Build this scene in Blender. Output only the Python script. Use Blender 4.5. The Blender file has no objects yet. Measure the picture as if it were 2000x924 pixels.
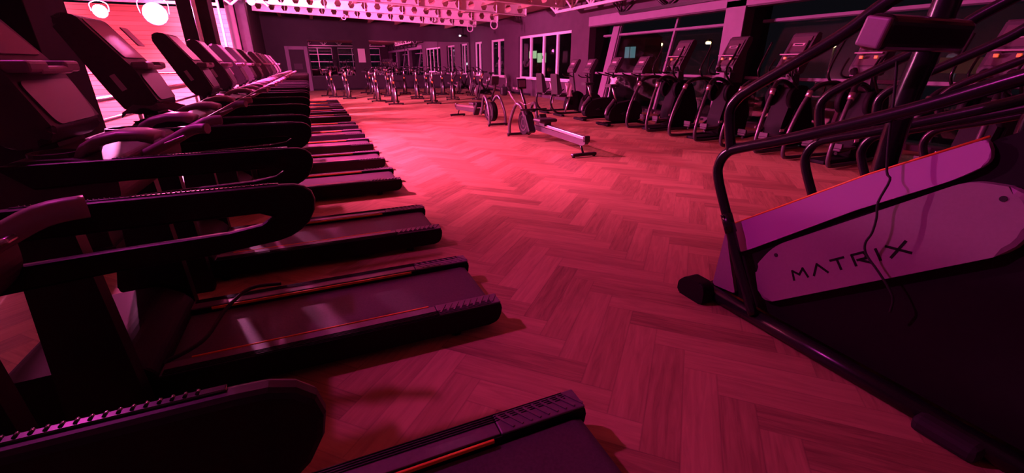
import bpy, bmesh, math, random
from mathutils import Vector, Matrix, Euler
random.seed(7)
C = bpy.context.scene
COL = C.collection
PI = math.pi

# ------------------------------------------------------------ camera
F, YAW, PITCH, CH = 847.0, 0.4113, 0.3792, 1.726
cam_d = bpy.data.cameras.new('camera'); cam = bpy.data.objects.new('camera', cam_d); COL.objects.link(cam)
cam_d.sensor_width = 36; cam_d.lens = F*36/2000; cam_d.clip_end = 400; cam_d.clip_start = .02
fwd = Vector((math.sin(YAW)*math.cos(PITCH), math.cos(YAW)*math.cos(PITCH), -math.sin(PITCH)))
rgt = Vector((math.cos(YAW), -math.sin(YAW), 0)); dwn = fwd.cross(rgt)
m = Matrix((rgt, -dwn, -fwd)).transposed().to_4x4(); m.translation = (0, 0, CH)
cam.matrix_world = m
C.camera = cam
def _ray(u, v): return rgt*((u-1000)/F) + dwn*((v-462)/F) + fwd
def onz(u, v, z=0):
    w = _ray(u, v); t = (z-CH)/w.z; return Vector((w.x*t, w.y*t, z))
def onx(u, v, x):
    w = _ray(u, v); t = x/w.x; return Vector((x, w.y*t, CH+w.z*t))
def ony(u, v, y):
    w = _ray(u, v); t = y/w.y; return Vector((w.x*t, y, CH+w.z*t))

# ------------------------------------------------------------ view, world, lights
C.view_settings.view_transform = 'Standard'; C.view_settings.look = 'None'
C.view_settings.gamma = 1; C.view_settings.exposure = 0.28; C.view_settings.use_curve_mapping = False
W = bpy.data.worlds.new('night_sky'); C.world = W; W.use_nodes = True
W.node_tree.nodes['Background'].inputs[0].default_value = (.012, .010, .016, 1)
W.node_tree.nodes['Background'].inputs[1].default_value = .25
def light(name, kind, loc, energy, col, size=.2, target=None, spot=None, blend=.6):
    d = bpy.data.lights.new(name, kind); d.energy = energy; d.color = col
    if kind == 'AREA': d.shape = 'DISK'; d.size = size
    else: d.shadow_soft_size = size
    if kind == 'SPOT': d.spot_size = spot; d.spot_blend = blend
    o = bpy.data.objects.new(name, d); COL.objects.link(o); o.location = loc
    if target is not None:
        o.rotation_euler = (Vector(target)-Vector(loc)).to_track_quat('-Z', 'Y').to_euler()
    return o
LA = ony(303, 27, 18.6); LB = ony(196, 22, 18.4); LC = ony(490, 3, 21.4)
MAG = (1.0, .090, .40)
HOT = (1.0, .16, .50)
PUR = (1.0, .05, .62)
LM = Vector((-2.35, 9.4, 4.25)); LN = Vector((-2.3, 4.0, 4.25))
light('key_light', 'POINT', LA+Vector((.12, -.36, -.02)), 9000, MAG, .16)
light('second_light', 'POINT', LB+Vector((.02, -.3, 0)), 4500, (1.0, .22, .58), .12)
light('beam_light', 'SPOT', LC+Vector((.12, .02, -.03)), 6500, HOT, .12, (3.2, 26.5, 3.9), math.radians(125), .7)
light('mid_light', 'SPOT', LM, 29500, MAG, .16, (2.9, 9.5, 0), math.radians(98), 1.0)  # added spot, brightens the middle of the floor
light('near_light', 'SPOT', LN, 820, PUR, .10, (3.2, 1.75, .8), math.radians(76), .9)

# ------------------------------------------------------------ materials
def mat(name, col, rough=.5, metal=0, emit=None, es=0, noise=0, nscale=20, bump=0, spec=.5, stretch=None):
    M = bpy.data.materials.new(name); M.use_nodes = True; nt = M.node_tree; b = nt.nodes['Principled BSDF']
    b.inputs['Base Color'].default_value = (*col, 1); b.inputs['Roughness'].default_value = rough
    b.inputs['Metallic'].default_value = metal; b.inputs['Specular IOR Level'].default_value = spec
    if emit: b.inputs['Emission Color'].default_value = (*emit, 1); b.inputs['Emission Strength'].default_value = es
    if noise or bump:
        tc = nt.nodes.new('ShaderNodeTexCoord'); n = nt.nodes.new('ShaderNodeTexNoise'); n.inputs['Scale'].default_value = nscale
        n.inputs['Detail'].default_value = 6
        src = tc.outputs['Object']
        if stretch:
            mp = nt.nodes.new('ShaderNodeMapping'); mp.inputs['Scale'].default_value = stretch
            nt.links.new(src, mp.inputs[0]); src = mp.outputs[0]
        nt.links.new(src, n.inputs[0])
        if noise:
            r = nt.nodes.new('ShaderNodeMapRange'); r.inputs[1].default_value = .3; r.inputs[2].default_value = .7
            r.inputs[3].default_value = 1-noise; r.inputs[4].default_value = 1+noise
            x = nt.nodes.new('ShaderNodeVectorMath'); x.operation = 'SCALE'; x.inputs[0].default_value = col
            nt.links.new(n.outputs[0], r.inputs[0]); nt.links.new(r.outputs[0], x.inputs['Scale'])
            nt.links.new(x.outputs[0], b.inputs['Base Color'])
        if bump:
            bp = nt.nodes.new('ShaderNodeBump'); bp.inputs['Strength'].default_value = bump; bp.inputs['Distance'].default_value = .01
            nt.links.new(n.outputs[0], bp.inputs['Height']); nt.links.new(bp.outputs[0], b.inputs['Normal'])
    return M

def herringbone(name):
    """rows of slanted planks: zig-zag columns running along the room"""
    M = bpy.data.materials.new(name); M.use_nodes = True; nt = M.node_tree; N = nt.nodes; L = nt.links
    b = N['Principled BSDF']
    geo = N.new('ShaderNodeNewGeometry')
    rot = N.new('ShaderNodeMapping'); rot.inputs['Rotation'].default_value = (0, 0, math.radians(-45))
    L.new(geo.outputs['Position'], rot.inputs[0])
    sp = N.new('ShaderNodeSeparateXYZ'); L.new(rot.outputs[0], sp.inputs[0])
    def mt(op, a, c=None, d=None):
        n = N.new('ShaderNodeMath'); n.operation = op
        for i, q in enumerate((a, c, d)):
            if q is None: continue
            if isinstance(q, (int, float)): n.inputs[i].default_value = q
            else: L.new(q, n.inputs[i])
        return n.outputs[0]
    w = .185; n = 5.0
    u = mt('DIVIDE', sp.outputs[0], w); v = mt('DIVIDE', sp.outputs[1], w)
    # herringbone: cell (i,j); k=(i-j) mod 2n ; k<n horizontal plank else vertical
    i = mt('FLOOR', u); j = mt('FLOOR', v)
    fu = mt('SUBTRACT', u, i); fv = mt('SUBTRACT', v, j)
    k = mt('FLOORED_MODULO', mt('SUBTRACT', i, j), 2*n)
    hz = mt('LESS_THAN', k, n)               # 1 = runs along u
    # position along plank and across
    kv = mt('SUBTRACT', 2*n-1, k)
    along = mt('ADD', mt('MULTIPLY', hz, mt('ADD', k, fu)), mt('MULTIPLY', mt('SUBTRACT', 1, hz), mt('ADD', kv, fv)))
    across = mt('ADD', mt('MULTIPLY', hz, fv), mt('MULTIPLY', mt('SUBTRACT', 1, hz), fu))
    # plank id
    idh = mt('ADD', mt('MULTIPLY', mt('SUBTRACT', i, k), 13.37), mt('MULTIPLY', j, 7.71))
    idv = mt('ADD', mt('MULTIPLY', i, 3.93), mt('MULTIPLY', mt('SUBTRACT', j, kv), 17.17))
    pid = mt('ADD', mt('MULTIPLY', hz, idh), mt('MULTIPLY', mt('SUBTRACT', 1, hz), mt('ADD', idv, 101.3)))
    wn = N.new('ShaderNodeTexWhiteNoise'); wn.noise_dimensions = '1D'; L.new(pid, wn.inputs['W'])
    # grain, stretched along the plank
    cx = N.new('ShaderNodeCombineXYZ'); L.new(mt('MULTIPLY', along, .28), cx.inputs[0]); L.new(mt('MULTIPLY', across, 3.2), cx.inputs[1])
    L.new(mt('MULTIPLY', wn.outputs['Value'], 40), cx.inputs[2])
    g = N.new('ShaderNodeTexNoise'); g.inputs['Scale'].default_value = 1.6; g.inputs['Detail'].default_value = 8; g.inputs['Roughness'].default_value = .62
    g.inputs['Distortion'].default_value = .8
    L.new(cx.outputs[0], g.inputs[0])
    val = mt('ADD', mt('MULTIPLY', wn.outputs['Value'], .40), mt('MULTIPLY', g.outputs[0], .95))
    ramp = N.new('ShaderNodeValToRGB'); L.new(val, ramp.inputs[0])
    e = ramp.color_ramp.elements; e[0].position = .30; e[0].color = (.20, .115, .055, 1); e[1].position = .95; e[1].color = (.54, .35, .18, 1)
    e2 = ramp.color_ramp.elements.new(.6); e2.color = (.39, .245, .12, 1)
    # thin joints
    ea = mt('MINIMUM', across, mt('SUBTRACT', 1, across)); el = mt('MINIMUM', along, mt('SUBTRACT', n, along))
    jt = mt('GREATER_THAN', mt('MINIMUM', ea, el), .022)
    jm = mt('ADD', .80, mt('MULTIPLY', jt, .20))
    sc = N.new('ShaderNodeVectorMath'); sc.operation = 'SCALE'; L.new(ramp.outputs[0], sc.inputs[0]); L.new(jm, sc.inputs['Scale'])
    L.new(sc.outputs[0], b.inputs['Base Color'])
    b.inputs['Roughness'].default_value = .5; b.inputs['Specular IOR Level'].default_value = .35
    bp = N.new('ShaderNodeBump'); bp.inputs['Strength'].default_value = .25; bp.inputs['Distance'].default_value = .004
    L.new(mt('ADD', g.outputs[0], jt), bp.inputs['Height']); L.new(bp.outputs[0], b.inputs['Normal'])
    return M

def planks(name, c1, c2, pw, horiz=True):
    M = bpy.data.materials.new(name); M.use_nodes = True; nt = M.node_tree; N = nt.nodes; L = nt.links; b = N['Principled BSDF']
    tc = N.new('ShaderNodeNewGeometry'); sp = N.new('ShaderNodeSeparateXYZ'); L.new(tc.outputs['Position'], sp.inputs[0])
    a = N.new('ShaderNodeMath'); a.operation = 'DIVIDE'; L.new(sp.outputs[2], a.inputs[0]); a.inputs[1].default_value = pw
    fl = N.new('ShaderNodeMath'); fl.operation = 'FLOOR'; L.new(a.outputs[0], fl.inputs[0])
    fr = N.new('ShaderNodeMath'); fr.operation = 'FRACT'; L.new(a.outputs[0], fr.inputs[0])
    wn = N.new('ShaderNodeTexWhiteNoise'); wn.noise_dimensions = '1D'; L.new(fl.outputs[0], wn.inputs['W'])
    gt = N.new('ShaderNodeMath'); gt.operation = 'GREATER_THAN'; L.new(fr.outputs[0], gt.inputs[0]); gt.inputs[1].default_value = .1
    mx = N.new('ShaderNodeMix'); mx.data_type = 'RGBA'; L.new(wn.outputs['Value'], mx.inputs['Factor'])
    mx.inputs[6].default_value = (*c1, 1); mx.inputs[7].default_value = (*c2, 1)
    m2 = N.new('ShaderNodeMix'); m2.data_type = 'RGBA'; L.new(gt.outputs[0], m2.inputs['Factor'])
    m2.inputs[6].default_value = (c1[0]*.4, c1[1]*.4, c1[2]*.4, 1); L.new(mx.outputs[2], m2.inputs[7])
    L.new(m2.outputs[2], b.inputs['Base Color']); b.inputs['Roughness'].default_value = .6
    return M

def glass(name, tint=(.9, .95, .95)):
    M = bpy.data.materials.new(name); M.use_nodes = True; nt = M.node_tree; N = nt.nodes; L = nt.links
    N.remove(N['Principled BSDF']); out = N['Material Output']
    t = N.new('ShaderNodeBsdfTransparent'); t.inputs[0].default_value = (*tint, 1)
    g = N.new('ShaderNodeBsdfGlossy'); g.inputs['Roughness'].default_value = 0; g.inputs[0].default_value = (.75, .75, .75, 1)
    ge = N.new('ShaderNodeNewGeometry'); d = N.new('ShaderNodeVectorMath'); d.operation = 'DOT_PRODUCT'
    L.new(ge.outputs['Normal'], d.inputs[0]); L.new(ge.outputs['Incoming'], d.inputs[1])
    def mth(op, a, b):
        n = N.new('ShaderNodeMath'); n.operation = op
        for i, q in enumerate((a, b)):
            if q is None: continue
            if isinstance(q, (int, float)): n.inputs[i].default_value = q
            else: L.new(q, n.inputs[i])
        return n
    f = mth('ADD', mth('MULTIPLY', mth('POWER', mth('SUBTRACT', 1, mth('ABSOLUTE', d.outputs['Value'], None).outputs[0]).outputs[0], 5).outputs[0], .96).outputs[0], .04)
    x = N.new('ShaderNodeMixShader'); L.new(f.outputs[0], x.inputs[0]); L.new(t.outputs[0], x.inputs[1]); L.new(g.outputs[0], x.inputs[2])
    L.new(x.outputs[0], out.inputs[0]); return M

M = dict(
    floor=herringbone('herringbone_wood'),
    lower=mat('lower_floor_rubber', (.05, .05, .05), .8, noise=.3, nscale=3),
    dark_wall=mat('dark_painted_wall', (.036, .022, .032), .75, noise=.12, nscale=2, bump=.1),
    grey_wall=mat('grey_painted_wall', (.085, .050, .078), .75, noise=.10, nscale=2, bump=.1),
    pillar=mat('pillar_paint', (.27, .19, .28), .7, noise=.06, nscale=3),
    column=mat('black_column_paint', (.02, .016, .022), .7, spec=.2, noise=.2, nscale=4),
    plank=planks('orange_plank_wall', (.50, .22, .16), (.60, .30, .22), .16),
    white_steel=mat('white_painted_steel', (.78, .74, .74), .45, noise=.05, nscale=6),
    roof=mat('roof_sheet', (.50, .30, .26), .7, noise=.15, nscale=3, stretch=(1, 6, 1)),
    steel_brown=mat('primer_steel', (.42, .25, .2), .6, noise=.1, nscale=8),
    black_steel=mat('black_steel', (.02, .018, .022), .45),
    upvc=mat('white_window_frame', (.80, .78, .85), .35),
    glass=glass('window_glass'),
    mirror=mat('mirror_glass', (.85, .85, .85), .01, 1.0),
    chrome=mat('brushed_aluminium', (.75, .73, .75), .28, 1.0),
    plastic=mat('black_plastic', (.008, .006, .009), .42, spec=.25, noise=.1, nscale=60, bump=.05),
    gloss=mat('gloss_black_plastic', (.02, .018, .022), .22),
    console=mat('charcoal_console_plastic', (.07, .052, .068), .5, noise=.08, nscale=30, spec=.3),
    screen=mat('screen_glass', (.11, .075, .095), .30),
    rail=mat('ribbed_grey_rail', (.15, .12, .15), .38, .25, noise=.1, nscale=50),
    belt=mat('treadmill_belt', (.070, .052, .066), .55, noise=.2, nscale=90, bump=.1),
    orange=mat('orange_strip', (.85, .22, .03), .4),
    label=mat('pale_label', (.55, .45, .5), .5),
    silver=mat('silver_grey_plastic', (.27, .18, .23), .42, .0, noise=.04, nscale=60),
    shroud=mat('white_shroud_plastic', (.46, .22, .46), .35),
    shroud_dark=mat('dark_shroud_plastic', (.010, .007, .010), .6, noise=.1, nscale=30, spec=.12),
    tube=mat('matt_black_tube', (.012, .010, .013), .24, spec=.4),
    tube_grey=mat('grey_tube', (.09, .08, .09), .3, .4),
    seat=mat('black_seat_vinyl', (.03, .026, .03), .5),
    cloth=mat('white_towel_cloth', (.75, .70, .72), .9, bump=.4, nscale=60),
    dcloth=mat('dark_cloth', (.07, .05, .09), .95, bump=.5, nscale=40),
    paper=mat('paper', (.75, .68, .70), .8),
    rubber=mat('rubber', (.015, .014, .015), .8),
    amber=mat('amber_plastic', (.9, .35, .06), .4),
    amber_lit=mat('amber_key_lit', (.9, .25, .05), .4, emit=(1, .18, .03), es=.35),
    lamp=mat('lamp_lens', (1, .8, .9), .3, emit=(1.0, .55, .95), es=60),
    lamp2=mat('small_lamp_lens', (1, .8, .9), .3, emit=(1.0, .6, .9), es=20),
    street=mat('street_lamp_lens', (1, .8, .4), .3, emit=(1.0, .72, .3), es=5),
    streetw=mat('white_lamp_lens', (1, 1, 1), .3, emit=(.6, .95, 1.0), es=4),
    litwin=mat('lit_curtain_window', (.3, .45, .5), .6, emit=(.20, .42, .50), es=.28),
    litgreen=mat('lit_shop_interior', (.5, .6, .4), .6, emit=(.75, .95, .55), es=.55),
    outside=mat('night_ground', (.05, .05, .05), .9, noise=.3, nscale=.5),
    housewall=mat('night_house_wall', (.10, .09, .085), .9, noise=.2, nscale=1),
    beige=mat('beige_machine_frame', (.75, .66, .58), .4, noise=.05, nscale=10),
    red=mat('red_pad', (.8, .08, .06), .5),
    sign=mat('dim_sign_board', (.2, .16, .1), .7, emit=(.35, .26, .15), es=.025),
)

# ------------------------------------------------------------ mesh helpers
class MB:
    def __init__(s): s.bm = bmesh.new()
    def box(s, c, d, rot=None, bev=0, seg=2):
        r = bmesh.ops.create_cube(s.bm, size=1); vs = r['verts']
        bmesh.ops.scale(s.bm, vec=d, verts=vs)
        if bev:
            es = list({e for v in vs for e in v.link_edges})
            g = bmesh.ops.bevel(s.bm, geom=es, offset=min(bev, min(d)*.49), segments=seg, affect='EDGES', profile=.5)
            vs = list({v for f in g['faces'] for v in f.verts} | {v for v in vs if v.is_valid})
        T = Matrix.Translation(c) @ ((Euler(rot).to_matrix().to_4x4()) if rot is not None else Matrix())
        bmesh.ops.transform(s.bm, matrix=T, verts=vs); return s
    def tube(s, pts, r, n=8, closed=False, caps=True, flat=None):
        pts = [Vector(p) for p in pts]; rings = []; N = len(pts); up = None
        rr = r if isinstance(r, (list, tuple)) else [r]*N
        for i, p in enumerate(pts):
            if closed: t = pts[(i+1) % N]-pts[i-1]
            else: t = pts[min(i+1, N-1)]-pts[max(i-1, 0)]
            if t.length < 1e-9: t = Vector((0, 0, 1))
            t.normalize()
            if up is None:
                up = Vector((0, 0, 1)) if abs(t.z) < .9 else Vector((0, 1, 0))
            a = t.cross(up)
            if a.length < 1e-4: a = t.orthogonal()
            a.normalize(); b = a.cross(t).normalized(); up = b
            f = flat or 1
            rings.append([s.bm.verts.new(p + a*math.cos(2*PI*k/n)*rr[i]*f + b*math.sin(2*PI*k/n)*rr[i]) for k in range(n)])
        M_ = N if closed else N-1
        for i in range(M_):
            A, B = rings[i], rings[(i+1) % N]
            for k in range(n):
                fc = s.bm.faces.new((A[k], A[(k+1) % n], B[(k+1) % n], B[k])); fc.smooth = True
        if caps and not closed:
            s.bm.faces.new(list(reversed(rings[0]))); s.bm.faces.new(rings[-1])
        return s
    def cyl(s, p0, p1, r, n=12): return s.tube([p0, p1], r, n)
    def prism(s, prof, axis, a0, a1, bev=0):
        """prof: 2D points; axis 'x': prof=(y,z); 'y': prof=(x,z); 'z': prof=(x,y)"""
        def P(q, a):
            return {'x': (a, q[0], q[1]), 'y': (q[0], a, q[1]), 'z': (q[0], q[1], a)}[axis]
        A = [s.bm.verts.new(P(q, a0)) for q in prof]; B = [s.bm.verts.new(P(q, a1)) for q in prof]
        n = len(prof); fs = []
        fa = s.bm.faces.new(A); fb = s.bm.faces.new(list(reversed(B))); fs = [fa, fb]
        for k in range(n): fs.append(s.bm.faces.new((A[k], B[k], B[(k+1) % n], A[(k+1) % n])))
        if bev:
            es = [e for e in fa.edges] + [e for e in fb.edges]
            bmesh.ops.bevel(s.bm, geom=es, offset=bev, segments=2, affect='EDGES', profile=.5)
        return s
    def strip(s, rows, smooth=True):
        """grid surface from rows of points"""
        V = [[s.bm.verts.new(p) for p in r] for r in rows]
        for i in range(len(V)-1):
            for k in range(len(V[0])-1):
                f = s.bm.faces.new((V[i][k], V[i][k+1], V[i+1][k+1], V[i+1][k])); f.smooth = smooth
        return s
    def disc(s, c, axis, r, th, n=24, hole=0):
        c = Vector(c); ax = Vector(axis).normalized()
        if hole:
            a = ax.orthogonal().normalized(); b = ax.cross(a)
            prof = [(hole, -th/2), (r, -th/2), (r, th/2), (hole, th/2)]
            R = [[s.bm.verts.new(c + (a*math.cos(2*PI*k/n)+b*math.sin(2*PI*k/n))*q[0] + ax*q[1]) for q in prof] for k in range(n)]
            for k in range(n):
                for j in range(4):
                    s.bm.faces.new((R[k][j], R[k][(j+1) % 4], R[(k+1) % n][(j+1) % 4], R[(k+1) % n][j]))
            return s
        return s.tube([c-ax*th/2, c+ax*th/2], r, n)
    def build(s, name, material, parent=None, solid=0):
        bmesh.ops.recalc_face_normals(s.bm, faces=s.bm.faces)
        me = bpy.data.meshes.new(name); s.bm.to_mesh(me); s.bm.free(); me.materials.append(material)
        o = bpy.data.objects.new(name, me); COL.objects.link(o)
        if parent: o.parent = parent
        if solid:
            md = o.modifiers.new('thickness', 'SOLIDIFY'); md.thickness = solid; md.offset = 0
        return o
def cr(pts, n=6, closed=False):
    """smooth curve through points"""
    pts = [Vector(p) for p in pts]; N = len(pts); out = []
    for i in range(N if closed else N-1):
        if closed: p0, p1, p2, p3 = pts[i-1], pts[i], pts[(i+1) % N], pts[(i+2) % N]
        else: p0, p1, p2, p3 = pts[max(i-1, 0)], pts[i], pts[i+1], pts[min(i+2, N-1)]
        for k in range(n):
            t = k/n
            out.append(.5*((2*p1)+(p2-p0)*t+(2*p0-5*p1+4*p2-p3)*t*t+(3*p1-p0-3*p2+p3)*t**3))
    if not closed: out.append(pts[-1])
    return out
def rnd(poly, r, n=5):
    """round the corners of a 2D polygon; r number or per-corner list"""
    out = []; N = len(poly)
    for i in range(N):
        p = Vector(poly[i]); a = Vector(poly[i-1])-p; b = Vector(poly[(i+1) % N])-p
        ri = r[i] if isinstance(r, (list, tuple)) else r
        ri = min(ri, a.length*.49, b.length*.49)
        if ri <= 0: out.append(tuple(p)); continue
        p0 = p+a.normalized()*ri; p1 = p+b.normalized()*ri
        for k in range(n+1):
            t = k/n; q = p0*(1-t)**2+p*2*t*(1-t)+p1*t*t; out.append(tuple(q))
    return out
def tag(o, label=None, cat=None, group=None, kind=None):
    if label: o['label'] = label
    if cat: o['category'] = cat
    if group: o['group'] = group
    if kind: o['kind'] = kind
    return o
def empty(name, loc=(0, 0, 0), rz=0):
    o = bpy.data.objects.new(name, None); COL.objects.link(o); o.location = loc; o.rotation_euler = (0, 0, rz)
    o.empty_display_size = .1; return o
def kids(o): return [c for c in COL.objects if c.parent == o]
def copy_tree(o, parent=None):
    c = o.copy(); COL.objects.link(c)
    if parent is not None: c.parent = parent
    for ch in kids(o): copy_tree(ch, c)
    return c
def struct(name, mb, material):
    return tag(mb.build(name, material), kind='structure')

# ------------------------------------------------------------ room shell
XW, YB, YR, XL = 11.5, 34.3, -5.0, -2.55     # right wall, back wall, wall behind the camera, floor edge on the left
def zroof(x): return 4.80-.0355*(x+1.75)
f = MB(); f.box(((XL+XW)/2, (YR+YB)/2, -.15), (XW-XL, YB-YR, .3)); struct('floor', f, M['floor'])
f = MB(); f.box((-7, 8.5, -3.35), (9, 28, .3)); struct('floor_lower', f, M['lower'])
# ceiling (sloping sheet)
f = MB(); x0, x1 = -12, XW+.4
f.prism([(x0, zroof(x0)), (x1, zroof(x1)), (x1, zroof(x1)+.12), (x0, zroof(x0)+.12)], 'y', YR-.3, YB+.3)
struct('ceiling', f, M['roof'])
# right wall with its openings, as one panel built of blocks
W1 = (31.75, 33.4); W2 = (27.6, 30.05); W3 = (19.4, 25.4); F1 = (10.57, 17.87); F2 = (2.2, 9.9); F3 = (-4.2, 1.6)
f = MB(); T = .34; xm = XW+T/2; ztop = zroof(XW)
def wblock(y0, y1, z0, z1): f.box((xm, (y0+y1)/2, (z0+z1)/2), (T, y1-y0, z1-z0))
spans = [F3, F2, F1, W3, W2, W1]; edge = YR
for (a, b) in spans:
    wblock(edge, a, 0, ztop); zt = 3.2; zb = .9 if a > 18 else .12
    wblock(a, b, zt, ztop); wblock(a, b, 0, zb); edge = b
wblock(edge, YB, 0, ztop)
struct('wall_right', f, M['grey_wall'])
f = MB(); f.box((4.5, YB+.15, 2.3), (14.2, .3, 5.2)); struct('wall_back', f, M['dark_wall'])
# left far block of the room, beyond the stairwell
f = MB(); f.box((-2.55, 28.2, 2.2), (.3, 12.2, 5.6)); struct('wall_left', f, M['dark_wall'])
f = MB(); f.box((-6.6, 22.25, .3), (7.9, .25, 6.9)); struct('wall_end', f, M['plank'])
f = MB(); f.box((-11.1, 8.5, .8), (.3, 28, 8.3)); struct('wall_outer', f, M['dark_wall'])
f = MB()
for (xa, xb, za, zb) in ((-11.2, -2.4, -.7, 5.1), (10.2, 12, -.7, 5.1), (-2.4, 10.2, -.7, .9), (-2.4, 10.2, 3.9, 5.1), (3.4, 4.2, .9, 3.9)): f.box(((xa+xb)/2, YR-.15, (za+zb)/2), (xb-xa, .3, zb-za))
struct('wall_behind', f, M['dark_wall'])
for k, (xa, xb) in enumerate(((-2.4, 3.4), (4.2, 10.2))):
    r = empty('window_%d' % (7+k), ((xa+xb)/2, YR-.15, .9)); tag(r, kind='structure'); w = xb-xa
    f = MB()
    for i in range(4): f.box((-w/2+w*i/3, 0, 1.5), (.10, .10, 3.0))
    for z in (.05, 1.1, 2.1, 2.95): f.box((0, 0, z), (w, .08, .10))
    f.build('window_frame', M['upvc'], r)
    f = MB(); f.box((0, -.02, 1.5), (w, .012, 3.0)); f.build('pane', M['glass'], r)
f = MB(); f.box((-2.6, 6.5, -1.8), (.1, 30, 3.0)); struct('trim_1', f, M['dark_wall'])
# skirting and the ledge on the plank wall
f = MB(); f.box((-6.6, 22.08, 1.40), (7.8, .10, .035), bev=.01); struct('trim_2', f, M['upvc'])
f = MB(); f.box((XW-.012, 29, .06), (.024, 10.6, .12)); f.box((XW-.012, 18.6, .06), (.024, 1.4, .12)); struct('baseboard_right', f, M['column'])
f = MB(); f.box((4.5, YB-.012, .06), (13.8, .024, .12)); struct('baseboard_back', f, M['column'])
# pale facing on the big pillar and the lintel over the facade glazing
f = MB(); f.box((XW-.02, 10.235, 1.7), (.045, .67, 3.4)); f.box((XW-.02, 6.3, 3.42), (.045, 23.2, .36)); f.box((XW-.02, 1.9, 1.7), (.045, .6, 3.2))
struct('trim_3', f, M['pillar'])
# columns between the treadmills
for k, (y0, y1) in enumerate(((5.1, 5.85), (13.62, 14.3), (22.2, 22.9))):
    f = MB(); f.box((-2.32, (y0+y1)/2, 2.35), (.64, y1-y0, 4.7), bev=.01)
    if k < 2: f.box((-2.32, (y0+y1)/2, .04), (.70, y1-y0+.06, .08))
    struct('trim_%d' % (4+k), f, M['column'])
f = MB(); f.prism([(XL-.06, 4.1), (XL+.24, 4.1), (XL+.24, 4.55), (XL-.06, 4.55)], 'y', -4.9, 22); struct('trim_7', f, M['column'])

# ---- windows in the right wall (white frames)
def sash_window(idx, y0, y1, splits, z0=.9, z1=3.2, handle=None):
    r = empty('window_%d' % idx, (XW+.02, (y0+y1)/2, z0)); tag(r, kind='structure')
    oy, oz = (y0+y1)/2, z0; fw = .12
    b = MB(); xx = .13
    hy = (y1-y0)/2; hz = z1-z0
    b.box((xx, -hy+fw/2, hz/2), (.09, fw, hz)); b.box((xx, hy-fw/2, hz/2), (.09, fw, hz))
    b.box((xx, 0, fw/2), (.09, 2*hy-2*fw, fw)); b.box((xx, 0, hz-fw/2), (.09, 2*hy-2*fw, fw))
    for s_ in splits: b.box((xx-.01, s_-oy, hz/2), (.10, .17, hz-2*fw))
    b.build('window_frame', M['upvc'], r)
    b = MB(); b.box((xx, 0, hz/2), (.012, 2*hy-fw, hz-fw)); b.build('pane', M['glass'], r)
    b = MB(); b.box((.02, 0, .02), (.30, 2*hy+.1, .06), bev=.008); b.build('window_sill', M['upvc'], r)
    if handle is not None:
        b = MB(); b.box((xx-.085, handle-oy, hz*.5), (.03, .035, .16), bev=.008); b.build('window_handle', M['black_steel'], r)
    return r
sash_window(1, *W3, [20.9, 22.4, 23.95], handle=22.4)
sash_window(2, *W2, [28.75], handle=28.75)
sash_window(3, *W1, [32.5])
# ---- slanted facade glazing
def gx(z): return XW+.20+.21*z
def facade(idx, y0, y1, mulls):
    r = empty('window_%d' % idx, (XW, (y0+y1)/2, 0)); tag(r, kind='structure'); oy = (y0+y1)/2
    def mem(ya, za, yb, zb, w, d, mb):
        a = Vector((gx(za)-XW, ya-oy, za)); b_ = Vector((gx(zb)-XW, yb-oy, zb)); mb.tube([a, b_], w/2, 4)
    for zz in (1.33, 2.86):
        b = MB(); b.box((gx(zz)-XW, 0, zz), (.12, y1-y0, .075), rot=(0, .207, 0)); b.build('transom', M['pillar'], r)
    for ym in mulls:
        b = MB(); za, zb = .12, 3.3
        a = Vector((gx(za)-XW, ym-oy, za)); c = Vector((gx(zb)-XW, ym-oy, zb)); mid = (a+c)/2
        b.box(mid, (.11, .085, (c-a).length), rot=(0, .207, 0)); b.build('mullion', M['pillar'], r)
    b = MB(); b.strip([[(gx(.1)-XW+.02, y0-oy, .1), (gx(3.3)-XW+.02, y0-oy, 3.3)], [(gx(.1)-XW+.02, y1-oy, .1), (gx(3.3)-XW+.02, y1-oy, 3.3)]], False)
    b.build('pane', M['glass'], r)
    b = MB()
    for yy in (y0-.05, y1+.05):   # reveals
        b.prism([(.34, .0), (1.05, 0), (1.05, 3.5), (.34, 3.5)], 'y', yy-oy-.05, yy-oy+.05)
    b.box((.7, 0, 3.42), (.75, y1-y0, .1)); b.box((.6, 0, .05), (.6, y1-y0, .1))
    b.build('window_reveal', M['column'], r)
facade(4, *F1, [16.75, 13.45]); facade(5, *F2, [6.95, 3.6]); facade(6, *F3, [-.5, -2.6])
# dark wide mullion leaf at far end of first facade opening
f = MB(); f.box((XW+.5, 16.95, 1.65), (.16, .42, 3.2), rot=(0, .207, 0)); struct('trim_8', f, M['pillar'])

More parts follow.
